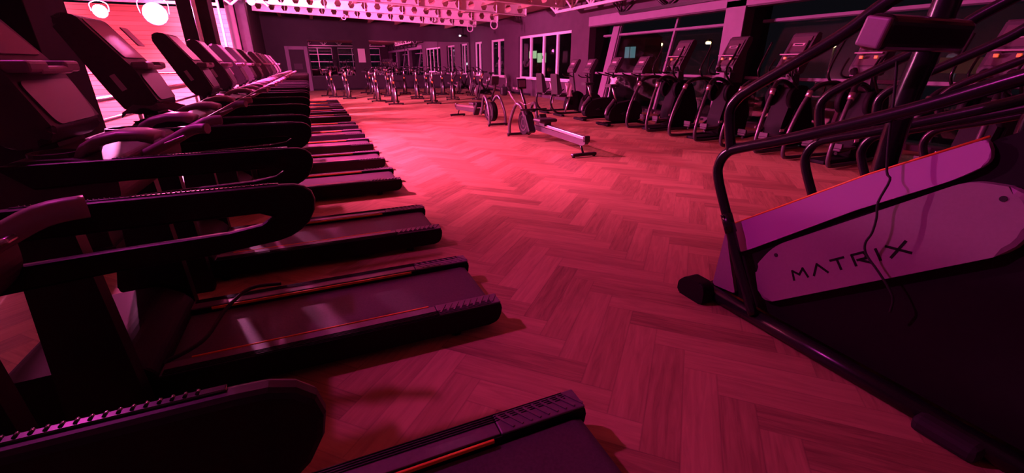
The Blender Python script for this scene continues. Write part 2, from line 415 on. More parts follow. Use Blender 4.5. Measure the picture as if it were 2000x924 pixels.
# ---- back wall: door, mirrors, paper
def px(u, v): return ony(u, v, YB)
a = px(555, 90); b_ = px(599, 92)
dx0, dx1, dz = a.x, b_.x, a.z
r = empty('door_1', ((dx0+dx1)/2, YB, 0)); tag(r, kind='structure'); w = (dx1-dx0)/2
f = MB()
for s_ in (-1, 1): f.box((s_*(w-.1), -.04, dz/2), (.22, .09, dz))
f.box((0, -.04, dz-.1), (2*w-.44, .09, .2)); f.build('door_frame', M['pillar'], r)
f = MB(); f.box((0, -.02, (dz-.2)/2), (2*w-.46, .05, dz-.24)); f.build('door_leaf', M['dark_wall'], r)
f = MB(); f.box((-.02, -.052, 1.55), (.52, .012, .36)); f.build('door_sign', M['grey_wall'], r)
f = MB(); f.box((w-.34, -.07, 1.05), (.16, .05, .03), bev=.01); f.build('door_handle', M['chrome'], r)
def wall_mirror(u0, u1, v0, label):
    A = px(u0, v0); B = px(u1, v0); z0 = .92
    r = empty('wall_mirror', ((A.x+B.x)/2, YB, z0)); tag(r, label, 'mirror'); w = (B.x-A.x)/2; h = A.z-z0
    f = MB(); f.box((0, -.012, h/2), (2*w, .02, h)); f.build('mirror_glass', M['mirror'], r)
    f = MB(); n = max(1, round(2*w/2.4))
    for i in range(1, n): f.box((-w+2*w*i/n, -.0235, h/2), (.03, .004, h))
    f.box((0, -.024, .02), (2*w, .01, .04)); f.build('mirror_joint', M['black_steel'], r)
wall_mirror(600, 687, 78, 'wide wall mirror on the dark back wall, between the door and the white paper')
wall_mirror(720, 915, 79, 'long wall mirror on the dark back wall, behind the spin bikes')
A = px(698, 95); B = px(715, 122)
f = MB(); f.box(((A.x+B.x)/2, YB-.012, (A.z+B.z)/2), (abs(B.x-A.x), .006, A.z-B.z)); tag(f.build('paper_poster', M['paper']), 'white paper sheet pinned to the dark back wall between the two mirrors', 'poster')

# ---- ceiling beams with hexagonal holes
def castellated(x0, x1, y, h=.50, cell=.60, bottom=None):
    o = empty('castellated_beam', ((x0+x1)/2, y, zroof((x0+x1)/2)-.57)); cx = (x0+x1)/2
    n = int((x1-x0)/cell); L_ = n*cell; th = .012
    sl = -math.atan(.0355)
    f = MB(); bm = f.bm
    for s_ in (-1, 1):
        for i in range(n):
            xa = -L_/2+i*cell; xb = xa+cell; xm_ = (xa+xb)/2; r_, hh = .155, .155; zc = h/2; yy = s_*th
            V = lambda x, z: bm.verts.new((x, yy, z))
            a, b1, c, d = V(xa, 0), V(xb, 0), V(xb, h), V(xa, h)
            hx = [V(xm_-r_, zc), V(xm_-r_*.5, zc-hh), V(xm_+r_*.5, zc-hh), V(xm_+r_, zc), V(xm_+r_*.5, zc+hh), V(xm_-r_*.5, zc+hh)]
            for fc in ((a, b1, hx[2], hx[1]), (b1, c, hx[4], hx[3], hx[2]), (c, d, hx[5], hx[4]), (d, a, hx[1], hx[0], hx[5])): bm.faces.new(fc)
    w_ = f.build('web', M['white_steel'], o)
    f = MB(); f.box((0, 0, 0), (L_, .2, .024)); f.box((0, 0, h), (L_, .2, .024)); f.build('flange', M['white_steel'], o)
    f = MB()
    for i in range(1, int(L_/1.8)+1): f.box((-L_/2+i*1.8-.3, -.05, h/2), (.014, .09, h-.03))
    f.box((L_/2, 0, h/2), (.03, .2, h)); f.build('stiffener', M['white_steel'], o)
    o.rotation_euler = (0, -sl, 0)
    return o
bl = ['farthest white ceiling beam with hexagonal holes, nearest the back wall', 'second white hexagon-holed ceiling beam from the back wall, most brightly lit',
      'third hexagon-holed ceiling beam from the back wall, only partly in frame', 'fourth hexagon-holed ceiling beam from the back wall at the top edge',
      'fifth hexagon-holed ceiling beam from the back wall, above the frame edge']
for i, y in enumerate((28.0, 24.4, 20.8, 17.2)):
    o = castellated(-2.4, 9.95, y); tag(o, bl[i], 'beam', 'castellated beams under the roof')
# purlins running along the room above the beams
for i in range(7):
    x = -1.2+i*1.8; f = MB(); f.prism([(x-.05, zroof(x)-.24), (x+.05, zroof(x)-.24), (x+.05, zroof(x)-.02), (x-.05, zroof(x)-.02)], 'y', 13, YB-.05)
    f.prism([(x-.09, zroof(x)-.27), (x+.09, zroof(x)-.27), (x+.09, zroof(x)-.245), (x-.09, zroof(x)-.245)], 'y', 13, YB-.05)
    tag(f.build('roof_purlin', M['steel_brown']), kind='structure')
# coiled cables hanging from beam ends
def coil(u, v, y, r, label):
    c = ony(u, v, y); f = MB()
    pts = [c+Vector((r*math.cos(t*.7)*(1+.12*math.sin(t*1.3)), .04*math.sin(t), r*math.sin(t*.7)*(1+.1*math.cos(t*1.9)))) for t in range(0, 30)]
    f.tube(cr(pts, 3), .016, 5); f.cyl(c+Vector((0, 0, r)), (c.x, c.y, zroof(c.x)-.004), .01, 5)
    tag(f.build('coiled_cable', M['upvc']), label, 'cable')
coil(839, 37, 27.7, .19, 'white coiled cable hanging under the far beam, left of the other coils')
coil(918, 55, 27.7, .19, 'white coiled cable hanging under the right end of the farthest beam')
coil(965, 48, 24.1, .21, 'white coiled cable loop hanging under the right end of the second beam')
coil(671, 33, 27.7, .13, 'small thin wire loop hanging at the middle of the farthest beam')
# longitudinal trusses
def truss(name, x, y0, y1, zb, h, m_, label, npan, r=.045, double=False, endslope=True):
    o = empty(name, (x, y0, zb)); tag(o, label, 'truss'); L_ = y1-y0
    f = MB(); f.box((0, L_/2, 0), (.10, L_, .10)); f.build('bottom_chord', m_, o)
    f = MB(); f.box((0, L_/2, h), (.10, L_+(2*.9 if endslope else 0), .08)); f.build('top_chord', m_, o)
    p = L_/npan
    for i in range(npan):
        f = MB(); f.tube([(0, i*p, 0), (0, (i+.5)*p, h)], r, 4); f.tube([(0, (i+.5)*p, h), (0, (i+1)*p, 0)], r, 4)
        if double: f.tube([(0, i*p, 0), (0, i*p, h)], r, 4)
        f.build('web_member', m_, o)
    if endslope:
        f = MB(); f.tube([(0, L_, 0), (0, L_+.9, h)], r*1.2, 4); f.build('web_member', m_, o)
        f = MB(); f.tube([(0, L_, 0), (0, L_, h)], r, 4); f.build('web_member', m_, o)
    return o
truss('roof_truss', XW-.16, -4.5, 15.5, 3.52, .72, M['black_steel'], 'black steel truss running along the right wall above the tall windows', 8)
truss('roof_truss', 10.2, 9, 18.6, 3.80, .5, M['white_steel'], 'pink-lit steel truss hanging by the right ends of the holed beams', 7, .05, True)
# truss behind the camera seen in the mirrors, and trusses over the stairwell
o = empty('roof_truss', (0, YR+.4, 4.15)); tag(o, 'pale truss on the wall facing the mirrors, seen as a reflection', 'truss')
f = MB(); f.box((1.5, 0, 0), (19, .12, .12)); f.build('bottom_chord', M['white_steel'], o)
for i in range(9):
    for d in (-.45, -.2, .2, .45):
        f = MB(); f.tube([(-6+i*2.1, 0, 0), (-6+i*2.1+d, 0, .45)], .03, 4); f.build('web_member', M['white_steel'], o)
f = MB()
for i in range(7): f.tube([(-10.2+i*1.3, 21.6, 3.85), (-9.5+i*1.3, 21.6, 4.4)], .045, 4); f.tube([(-9.5+i*1.3, 21.6, 4.4), (-8.9+i*1.3, 21.6, 3.85)], .045, 4)
f.box((-6.6, 21.6, 3.83), (7.6, .1, .1)); tag(f.build('roof_truss', M['white_steel']), 'pink-lit truss above the orange plank wall over the stairwell', 'truss')
# conduit pipe in front of the plank wall; second rod paints the column's lit edge
for (u0, v0, u1, v1, y, lab) in ((424, 0, 441, 84, 21.5, 'thin pale pipe running down the plank wall right of the far column'), (374, 0, 394, 72, 13.5, 'thin pale rod painting the lit left edge of the second black column')):
    f = MB(); A = ony(u0, v0, y); B = ony(u1, v1, y); X_ = (A.x+B.x)/2
    f.cyl((X_, y, B.z-.4), (X_, y, 4.3), .045, 8); tag(f.build('pipe_or_lit_edge', M['upvc']), lab, 'pipe')

# ---- balustrade at the stairwell edge
f0 = empty('stair_railing', (-2.66, 4, 0)); tag(f0, 'pink-lit metal railing along the stairwell behind the treadmills', 'railing')
f = MB(); f.tube(cr([(0, -7.5, 1.27), (0, 5.7, 1.27)], 1), .04, 10); f.build('handrail', M['chrome'], f0)
f = MB(); f.tube([(0, 6.55, 1.27), (0, 14.0, 1.27)], .05, 10); f.build('handrail', M['chrome'], f0)
f = MB(); f.tube([(0, -7.5, 1.0), (0, 18, 1.0)], .028, 8); f.build('lower_rail', M['chrome'], f0)
for i in range(13):
    y = -7.4+i*2.1; f = MB(); f.cyl((0, y, 0), (0, y, 1.27), .028, 8); f.box((0, y, .01), (.12, .12, .02)); f.build('post', M['chrome'], f0)

# ---- stage lamps
def stage_lamp(pos, aim, label, r=.16, hung=True, ztop=4.6, em='lamp'):
    o = empty('stage_lamp', pos); tag(o, label, 'lamp')
    d = (Vector(aim)-Vector(pos)).normalized()
    f = MB(); f.tube([-d*.26, -d*.2, d*-.02], [r*.6, r*1.0, r*1.08], 16); f.build('housing', M['black_steel'], o)
    f = MB(); f.tube([d*-.015, d*.012], r*.95, 16); f.build('lens', M[em], o)
    f = MB(); f.tube(cr([(-r*1.25, 0, 0), (-r*1.25, 0, r*1.2), (0, 0, r*1.7), (r*1.25, 0, r*1.2), (r*1.25, 0, 0)], 5), .014, 6); f.build('yoke', M['black_steel'], o)
    f = MB(); f.cyl((0, 0, r*1.7), (0, 0, ztop-pos[2]), .018, 8); f.build('hanger', M['black_steel'], o)
    return o
stage_lamp(LA, (0, 0, 1.9), 'bright round stage lamp glowing magenta over the stairwell, larger of two', .30)
stage_lamp(LB, (0, 0, 1.9), 'smaller glowing stage lamp left of the brightest lamp over the stairwell', .17)
stage_lamp(LC, (0, 0, 1.9), 'stage lamp glowing under the left end of the holed ceiling beams', .13, em='lamp2')
stage_lamp(LM+Vector((-.06, .05, .03)), (3.6, 7, 0), 'added lamp hung high beside the fifth and sixth treadmills, unseen above the frame', .18, ztop=4.8)  # unseen lamp body added to go with the mid-floor spot
stage_lamp(LN+Vector((-.06, .05, .03)), (2.2, 2.2, .4), 'stage lamp hung high over the second treadmill, above the frame', .14, ztop=4.8, em='lamp2')
c = ony(898, 70, 33.6); f = empty('ceiling_spot', c); tag(f, 'small lit spotlight near the top of the back wall', 'lamp')
g = MB(); g.disc((0, -.05, 0), (0, 1, 0), .05, .1, 12); g.build('lens', M['lamp2'], f); g = MB(); g.box((0, .18, .06), (.14, .36, .14), bev=.02); g.cyl((0, .2, .1), (0, .2, 4.55-c.z), .02, 6); g.build('housing', M['black_steel'], f)

# ============================================================ TREADMILL  (x back end = 0, front to -x; y from 0 to .86)
def make_treadmill():
    t = empty('treadmill'); h = .43
    for s_ in (-1, 1):
        rl = MB(); prof = rnd([(-2.15, .05), (-.02, .05), (0, .20), (-2.15, .20)], [.01, .07, .035, .01])
        y0 = s_*(h-.135) if s_ > 0 else -h; rl.prism(prof, 'y', y0, y0+.135, bev=.008)
        sr = rl.build('side_rail', M['shroud_dark'], t)
        ft = MB(); ft.box((-1.22, s_*(h-.068), .203), (1.55, .112, .012), bev=.003); ft.build('foot_rail', M['rail'], t)
        gr = MB()
        for k in range(4): gr.box((-1.0, s_*(h-.012-.006*0)-s_*.013*k, .2105), (1.85, .004, .006))
        gr.build('groove', M['shroud_dark'], t)
        ec = MB(); ec.box((-.225, s_*(h-.068), .204), (.43, .126, .014), bev=.006)
        for k in range(9):
            ec.box((-.40+k*.045, s_*(h-.07), .2125), (.012, .10, .007), rot=(0, 0, s_*.55))
        ec.build('end_cap', M['rail'], t)
        st = MB(); st.box((-1.15, s_*(h-.142), .198), (1.34, .012, .018), bev=.003); st.build('side_strip', M['orange'], t)
        fo = MB(); fo.cyl((-.32, s_*(h-.07), 0), (-.32, s_*(h-.07), .055), .035, 10); fo.cyl((-1.9, s_*(h-.07), 0), (-1.9, s_*(h-.07), .055), .035, 10); fo.build('foot', M['rubber'], t)
    b = MB(); w_ = h-.150
    b.strip([[(x, -w_, z), (x, w_, z)] for (x, z) in [(-2.05, .172), (-.09, .172), (-.045, .160), (-.03, .13), (-.045, .10), (-.09, .088), (-2.05, .088)]], True)
    b.build('running_belt', M['belt'], t)
    b = MB(); b.box((-1.1, 0, .13), (1.95, 2*w_-.02, .06)); b.cyl((-.085, -w_, .13), (-.085, w_, .13), .036, 12); b.build('deck', M['shroud_dark'], t)
    b = MB(); b.prism(rnd([(-2.62, .04), (-1.95, .04), (-1.93, .24), (-2.1, .36), (-2.55, .34)], .06), 'y', -h, h, bev=.02); b.build('motor_cover', M['shroud_dark'], t)
    for s_ in (-1, 1):
        u = MB(); yy = s_*(h+.10)
        u.prism(rnd([(-2.28, .0), (-1.95, .0), (-1.98, 1.14), (-2.18, 1.14)], .02), 'y', yy-.04, yy+.04, bev=.012); u.box((-2.12, s_*(h+.03), .10), (.26, .16, .12), bev=.01); u.build('upright', M['plastic'], t)
        # handrail: long side panel with a rounded rear end and a lower return bar
        y1 = yy
        hr = MB()
        path = [(-2.22, 1.155), (-1.9, 1.165), (-1.6, 1.165), (-1.12, 1.165)]
        outer = [(-2.15, 1.357), (-1.12, 1.357), (-1.085, 1.355), (-1.055, 1.345), (-1.034, 1.325), (-1.027, 1.295), (-1.034, 1.26), (-1.055, 1.222), (-1.085, 1.195), (-1.12, 1.176), (-1.16, 1.165), (-1.35, 1.145), (-1.6, 1.135), (-1.9, 1.11), (-2.15, 1.06)]
        inner = [(-2.05, 1.17), (-1.9, 1.19), (-1.6, 1.205), (-1.3, 1.215), (-1.20, 1.23), (-1.165, 1.252), (-1.20, 1.268), (-1.9, 1.262), (-2.05, 1.255)]
        bm = hr.bm; poly = outer+inner
        # ring with a slot: bridge outer and inner outlines
        A = [Vector((x, 0, z)) for x, z in outer]; B = [Vector((x, 0, z)) for x, z in inner]
        pairs = [(0, 8), (1, 7), (2, 6), (3, 6), (4, 6), (5, 5), (6, 5), (7, 5), (8, 4), (9, 4), (10, 4), (11, 3), (12, 2), (13, 1), (14, 0)]
        for sy in (-.017, .017):
            va = [bm.verts.new(a+Vector((0, y1+sy, 0))) for a in A]; vb = [bm.verts.new(b+Vector((0, y1+sy, 0))) for b in B]
            for (p, q), (p2, q2) in zip(pairs[:-1], pairs[1:]):
                vs = [va[p], va[p2], vb[q2]] + ([vb[q]] if q != q2 else [])
                bm.faces.new(vs)
            if sy < 0: a0, b0 = va, vb
            else: a1, b1_ = va, vb
        for L_ in ((a0, a1), (b0, b1_)):
            for k in range(len(L_[0])-1): bm.faces.new((L_[0][k], L_[0][k+1], L_[1][k+1], L_[1][k]))
        bmesh.ops.recalc_face_normals(bm, faces=bm.faces)
        es = [e for e in bm.edges if len(e.link_faces) == 2 and e.calc_face_angle(0) > .9 and abs(e.verts[0].co.y-e.verts[1].co.y) < 1e-4]
        bmesh.ops.bevel(bm, geom=es, offset=.010, segments=2, affect='EDGES', profile=.5)
        hr.build('handrail', M['plastic'], t)
        tr = MB()   # ribbed top trim
        pts = []
        tr.box((-1.46, y1+.008, 1.358), (.66, .012, .004), bev=.0015)
        for k in range(50): tr.cyl((-1.16-.0125*k, y1+.006, 1.3598), (-1.16-.0125*k, y1+.014, 1.3598), .0024, 6)
        tr.build('grip_trim', M['gloss'], t)
    # dashboard tub
    d = MB(); d.prism(rnd([(-2.16, 1.02), (-1.96, 1.05), (-1.80, 1.18), (-1.79, 1.345), (-1.95, 1.365), (-2.12, 1.37), (-2.22, 1.28)], [.06, .06, .05, .03, .03, .05, .07]), 'y', -.52, .52, bev=.045); d.build('dashboard', M['console'], t)
    for s_ in (-1, 1):
        c_ = MB(); c_.disc((-2.01, s_*.40, 1.368), (0, 0, 1), .088, .03, 20, hole=.072); c_.build('cup_holder', M['console'], t)
        g_ = MB(); rows = []
        for (x, z) in [(-1.92, 1.365), (-1.90, 1.40), (-1.85, 1.428), (-1.77, 1.445), (-1.70, 1.442), (-1.65, 1.425)]:
            rows.append([(x, s_*.28, z-.012), (x, s_*.32, z), (x, s_*.43, z), (x, s_*.47, z-.012)])
        g_.strip(rows); g_.build('arm_cover', M['silver'], t, solid=.03)
        h_ = MB(); h_.tube(cr([(-1.80, s_*.14, 1.30), (-1.66, s_*.15, 1.37), (-1.56, s_*.17, 1.42), (-1.49, s_*.20, 1.425)], 4), .026, 8); h_.build('grip', M['silver'], t)
        h_ = MB(); h_.box((-1.64, s_*.15, 1.375), (.10, .09, .014), rot=(0, -.35, 0), bev=.005); h_.build('pulse_sensor', M['chrome'], t)
    # centre stem and leaning console
    s = MB(); s.prism(rnd([(-2.20, 1.30), (-2.10, 1.30), (-2.10, 1.46), (-2.18, 1.50)], .03), 'y', -.14, .14, bev=.02); s.build('stem', M['console'], t)
    c = MB(); side = rnd([(-2.24, 1.37), (-2.09, 1.385), (-2.045, 1.455), (-2.135, 1.69), (-2.375, 2.035), (-2.475, 2.05), (-2.52, 1.99), (-2.33, 1.55)], [.05, .03, .02, .02, .03, .05, .04, .03])
    c.prism(side, 'y', -.255, .255, bev=.03); cs = c.build('console', M['console'], t)
    sc = MB()     # upper screen
    p0 = Vector((-2.185, 0, 1.765)); p1 = Vector((-2.362, 0, 2.015)); n_ = Vector((.835, 0, .55))*.006
    def face_panel(mb, a, b, w0, w1, r=.03):
        a, b = Vector(a)+n_, Vector(b)+n_; q = rnd([(-w0, 0), (w0, 0), (w1, 1), (-w1, 1)], [.0]*4)
        L_ = (b-a).length; pol = rnd([(-w0, 0), (w0, 0), (w1, L_), (-w1, L_)], r)
        vs = [mb.bm.verts.new(a+(b-a)*(y/L_)+Vector((0, x, 0))) for x, y in pol]
        v2 = [mb.bm.verts.new(v.co-Vector((.012, 0, .008))) for v in vs]
        mb.bm.faces.new(vs); mb.bm.faces.new(list(reversed(v2)))
        for k in range(len(vs)): mb.bm.faces.new((vs[k], v2[k], v2[(k+1) % len(vs)], vs[(k+1) % len(vs)]))
    face_panel(sc, p0, p1, .215, .20); sc.build('screen', M['screen'], cs)
    kp = MB(); face_panel(kp, (-2.048, 0, 1.470), (-2.118, 0, 1.655), .20, .235, .045); kp.build('keypad', M['screen'], cs)
    # media shelf with the notch
    sh = MB()
    sh.box((-2.105, -.155, 1.715), (.10, .17, .05), bev=.014); sh.box((-2.105, .165, 1.715), (.10, .15, .05), bev=.014); sh.box((-2.085, 0, 1.70), (.06, .30, .035), bev=.012)
    sh.build('media_shelf', M['silver'], cs)
    for sy in (-.257, .257):
        lb = MB(); lb.box((-2.25, sy, 1.60), (.035, .006, .115), rot=(0, -.42, 0)); lb.build('side_label', M['label'], cs)
    return t
TY = [.62, 2.41, 3.98, 6.14, 7.71, 9.31, 10.86, 12.46, 14.75, 16.4, 18.05, 19.7, 21.3]
tl = ['nearest black treadmill, its handrail filling the bottom left corner, orange strip on its rail', 'second black treadmill from the camera, beside the wood floor, deep console at the left edge',
      'third black treadmill from the camera, with a card and a cloth on its console', 'fourth black treadmill from the camera, just past the first column, console against the plank wall',
      'fifth black treadmill from the camera, behind the fourth', 'sixth black treadmill counted from the camera', 'seventh black treadmill counted from the camera',
      'eighth black treadmill from the camera, last before the second column', 'ninth black treadmill from the camera, first past the second column', 'tenth black treadmill from the camera in the left row',
      'eleventh black treadmill from the camera in the left row', 'second farthest black treadmill in the left row', 'farthest black treadmill in the left row, nearest the back wall door']
proto = make_treadmill()
for i, y in enumerate(TY):
    o = proto if i == 0 else copy_tree(proto)
    o.location = (.98, y+.43, 0)
    tag(o, tl[i], 'treadmill', 'treadmills along the left side')
for ch in kids(proto):      # the nearest machine has its far arm cover pushed forward
    if ch.name.startswith('arm_cover') and sum(v.co.y for v in ch.data.vertices) > 0: ch.location.x = -.28
# cloth on third treadmill dashboard, card on its console
def lump(name, c, d, m_, seed, label, cat):
    rg = random.Random(seed); f = MB(); n = 12; rows = []
    for i in range(n+1):
        row = []
        for k in range(n+1):
            a, b = i/n*2-1, k/n*2-1; r = max(0, 1-(a*a+b*b)*.5)
            row.append((c[0]+a*d[0], c[1]+b*d[1], c[2]+d[2]*(r**.5)*(.8+.25*math.sin(a*7+seed)*math.cos(b*6)+.08*rg.random())))
        rows.append(row)
    f.strip(rows); return tag(f.build(name, m_, solid=.006), label, cat)
lump('towel', (-1.10, 4.22, 1.37), (.17, .20, .085), M['dcloth'], 3, 'dark crumpled cloth lying on the third treadmill dashboard', 'towel')
f = MB(); f.box((-1.235, 4.62, 1.92), (.008, .16, .15), rot=(0, -.58, 0)); tag(f.build('notice_card', M['screen']), 'small square card sticking out of the third treadmill console', 'card')
# power cable on second treadmill belt
f = MB(); f.tube(cr([(-.98, 2.52, .215), (-.80, 2.66, .23), (-.72, 2.95, .26), (-.60, 3.16, .28), (-.42, 3.24, .24)], 6), .012, 6)
tag(f.build('power_cable', M['rubber']), 'black cable curving over the second treadmill deck', 'cable')

# ============================================================ STAIR CLIMBER (local: x 0..0.95 across, y = world Y)
def make_climber():
    t = empty('stair_climber'); NX = .10; FX = .86     # near and far shroud planes
    # base tubes
    for x in (.04, .92):
        b = MB(); b.tube([(x, 2.2, .055), (x, .25, .055)], .055, 10); b.build('base_tube', M['tube'], t)
    b = MB(); b.tube([(-.08, 2.18, .06), (1.03, 2.18, .06)], .055, 10); b.build('base_tube', M['tube'], t)
    for x in (-.06, 1.0):
        c = MB(); c.prism(rnd([(2.07, 0), (2.33, 0), (2.33, .10), (2.26, .17), (2.10, .17), (2.07, .12)], .03), 'x', x-.055, x+.055, bev=.015); c.build('base_end_cap', M['shroud_dark'], t)
        c = MB(); c.disc((x, 2.30, .05), (1, 0, 0), .05, .05, 14); c.build('transport_wheel', M['rubber'], t)
    for x in (.0, .95):
        c = MB(); c.box((x, .62, .045), (.16, .26, .09), bev=.03); c.build('levelling_foot', M['rubber'], t)
    # body
    body = rnd([(2.17, .09), (.10, .09), (.05, 1.75), (.42, 1.74), (.94, 1.40), (1.34, 1.155), (2.11, .61)], [.02, .02, .05, .05, .02, .02, .05])
    b = MB(); b.prism(body, 'x', NX+.015, NX+.055); b.prism(body, 'x', FX-.055, FX-.015); b.build('side_frame', M['shroud_dark'], t)
    b = MB(); b.prism([(2.0, .10), (.2, .10), (.2, 1.2), (.9, 1.2), (1.9, .42)], 'x', NX+.07, FX-.07); b.build('drive_housing', M['shroud_dark'], t)
    for s_, xa, xb in ((-1, NX-.022, NX+.014), (1, FX-.014, FX+.022)):
        # upper pale band
        band = rnd([(2.13, .59), (2.06, .40), (1.93, .49), (1.34, .97), (.99, 1.22), (.88, 1.33), (.93, 1.42), (1.34, 1.165), (1.75, .87), (2.10, .625)], [.02, .03, .04, .02, .06, .05, .02, .01, .01, .02])
        b = MB(); b.prism(band, 'x', xa, xb, bev=.008); b.build('upper_shroud', M['shroud'], t)
        low = rnd([(2.17, .10), (2.14, .57), (2.07, .385), (1.96, .12)], .02)
        b = MB(); b.prism(low, 'x', xa+.004, xb, bev=.006); b.build('rear_shroud', M['silver'], t)
        e = MB(); xx = (xa+xb)/2
        e.tube([(xx, 2.10, .632), (xx, 1.34, 1.172), (xx, .93, 1.43)], .006, 6); e.build('edge_strip', M['orange'], t)
        # silver logo panel
        pan = rnd([(1.74, .155), (1.84, .40), (1.74, .60), (.93, 1.235), (.72, 1.24), (.66, 1.0)], [.10, .06, .09, .06, .08, .12])
        x0, x1 = (NX-.04, NX+.014) if s_ < 0 else (FX-.014, FX+.04)
        b = MB(); b.prism(pan, 'x', x0, x1, bev=.028); p = b.build('logo_panel', M['silver'], t)
        for q in ((1.71, .545), (.80, 1.185)):
            h = MB(); xo = x0-.001 if s_ < 0 else x1+.001; h.disc((xo, q[0], q[1]), (1, 0, 0), .013, .004, 14); h.build('panel_screw', M['rubber'], p)
        # MATRIX lettering
        lt = {'M': [[(0, 0), (.12, .95), (.5, .42), (.88, .95), (1, 0)]], 'A': [[(0, 0), (.5, 1), (1, 0)]], 'T': [[(0, 1), (1, 1)], [(.5, .93), (.5, 0)]],
              'R': [[(.08, 0), (.08, 1), (.85, 1), (.95, .72), (.85, .45), (.30, .45)], [(.45, .42), (1, 0)]], 'I': [[(.5, 0), (.5, 1)]], 'X': [[(0, 0), (1, 1)], [(0, 1), (1, 0)]]}
        A = Vector((1.555, .432)); B = Vector((1.035, .835)); H = .062
        ax = (B-A).normalized(); up = Vector((-ax.y, ax.x)); up = up if up.y > 0 else -up
        word = 'MATRIX'; wid = [1.35, 1.25, 1.1, 1.15, .35, 1.3]; gap = .55; tot = sum(wid)+gap*5; k_ = (B-A).length/tot
        tm = MB(); pos = 0; xo = x0-.0015 if s_ < 0 else x1+.0015
        for ch, wd in zip(word, wid):
            for st in lt[ch]:
                for (a, b1) in zip(st[:-1], st[1:]):
                    def P(q):
                        d = (pos+q[0]*wd)*k_
                        w2 = A+ax*d+up*(q[1]*H); return Vector((xo, w2.x, w2.y))
                    if s_ > 0:
                        def P(q, _p=pos, _w=wd):
                            d = (tot-(_p+q[0]*_w))*k_
                            w2 = A+ax*d+up*(q[1]*H); return Vector((xo, w2.x, w2.y))
                    pa, pb = P(a), P(b1); d_ = (pb-pa).normalized(); pa = pa-d_*.004; pb = pb+d_*.004; n2 = Vector((1, 0, 0)).cross(d_)*.0068
                    vs = [tm.bm.verts.new(v) for v in (pa-n2, pb-n2, pb+n2, pa+n2)]
                    v3 = [tm.bm.verts.new(v.co+Vector((.004*(-s_), 0, 0))) for v in vs]
                    tm.bm.faces.new(vs); tm.bm.faces.new(list(reversed(v3)))
                    for q in range(4): tm.bm.faces.new((vs[q], v3[q], v3[(q+1) % 4], vs[(q+1) % 4]))
            pos += wd+gap
        tm.build('matrix_lettering', M['shroud_dark'], p)
    # steps
    for i in range(7):
        y = 2.02-i*.27; z = .34+i*.185
        b = MB(); b.box((.48, y-.12, z), (.60, .24, .03), bev=.006); b.box((.48, y-.01, z-.09), (.60, .02, .17))
        for k in range(5): b.box((.48, y-.21+k*.045, z+.017), (.58, .012, .005))
        b.build('step', M['rail'], t)
    for x in (.0, .95):
        # lower handrail and its post
        b = MB(); b.tube(cr([(x, 1.73, .09), (x, 1.90, .36), (x, 2.08, .69), (x, 2.22, .95), (x, 2.235, 1.06), (x, 2.18, 1.15), (x, 2.06, 1.205), (x, 1.75, 1.31), (x, 1.22, 1.515), (x, .84, 1.69), (x, .45, 1.86)], 6), .034, 12); b.build('handrail', M['tube'], t)
        b = MB(); b.cyl((x, 2.03, .60), (x, 2.10, .72), .040, 12)
        for dz in (0, .08): b.disc((x-.042, 2.045+dz*.5, .63+dz), (1, 0, 0), .009, .012, 8)
        b.build('handrail_sleeve', M['tube'], t)
        # upper handrail rising to the console
        b = MB(); b.tube(cr([(x, 2.16, 1.17), (x, 2.20, 1.30), (x, 2.225, 1.42), (x, 2.19, 1.50), (x, 2.08, 1.585), (x, 1.62, 1.86), (x, 1.44, 2.0), (x, 1.15, 2.17), (x, .85, 2.25)], 6), .034, 12); b.build('upper_handrail', M['tube'], t)
    # front mast, cross arm and console with its back towards the floor
    b = MB(); b.tube(cr([(.47, 1.46, .95), (.465, 1.46, 1.5), (.46, 1.43, 1.8), (.46, 1.40, 2.3)], 5), .06, 12); b.build('mast', M['tube'], t)
    b = MB(); b.tube(cr([(0, .85, 2.25), (.2, .8, 2.27), (.75, .8, 2.27), (.95, .85, 2.25)], 5), .03, 10); b.build('cross_arm', M['tube'], t)
    b = MB(); b.box((.18, 1.36, 1.862), (.74, .13, .155), rot=(.2, 0, 0), bev=.04, seg=4); c = b.build('console', M['gloss'], t)
    b = MB(); b.box((.18, 1.428, 1.875), (.50, .012, .11), rot=(.2, 0, 0), bev=.004); b.build('screen', M['screen'], c)
    b = MB(); b.box((-.19, 1.355, 1.862), (.03, .11, .13), rot=(.2, 0, 0), bev=.012, seg=3); b.build('console_edge_glint', M['silver'], c)  # pale side piece stands in for the highlight on the rounded edge
    return t
cl = make_climber(); cl.location = (2.6, 0, 0)
tag(cl, 'nearest stair climber with a large silver MATRIX side panel and black tube handrails', 'stair climber', 'stair climbers on the right')
c2 = copy_tree(cl); c2.location = (4.28, .0, 0)
tag(c2, 'second stair climber behind the nearest one, at the right edge of the view', 'stair climber', 'stair climbers on the right')
# cable hanging over the climber panel
f = MB(); pts = [(1752, 120, 2.62), (1745, 200, 2.60), (1736, 270, 2.60), (1732, 335, 2.60), (1738, 352, 2.59), (1715, 395, 2.58), (1712, 425, 2.58), (1703, 455, 2.58), (1690, 475, 2.58), (1692, 497, 2.58), (1715, 530, 2.58), (1735, 562, 2.59), (1744, 585, 2.60), (1738, 610, 2.62)]
f.tube(cr([onx(*p) for p in pts], 4), .0058, 6); tag(f.build('headphone_cable', M['rubber']), 'thin black cable dangling in front of the MATRIX side panel', 'cable')

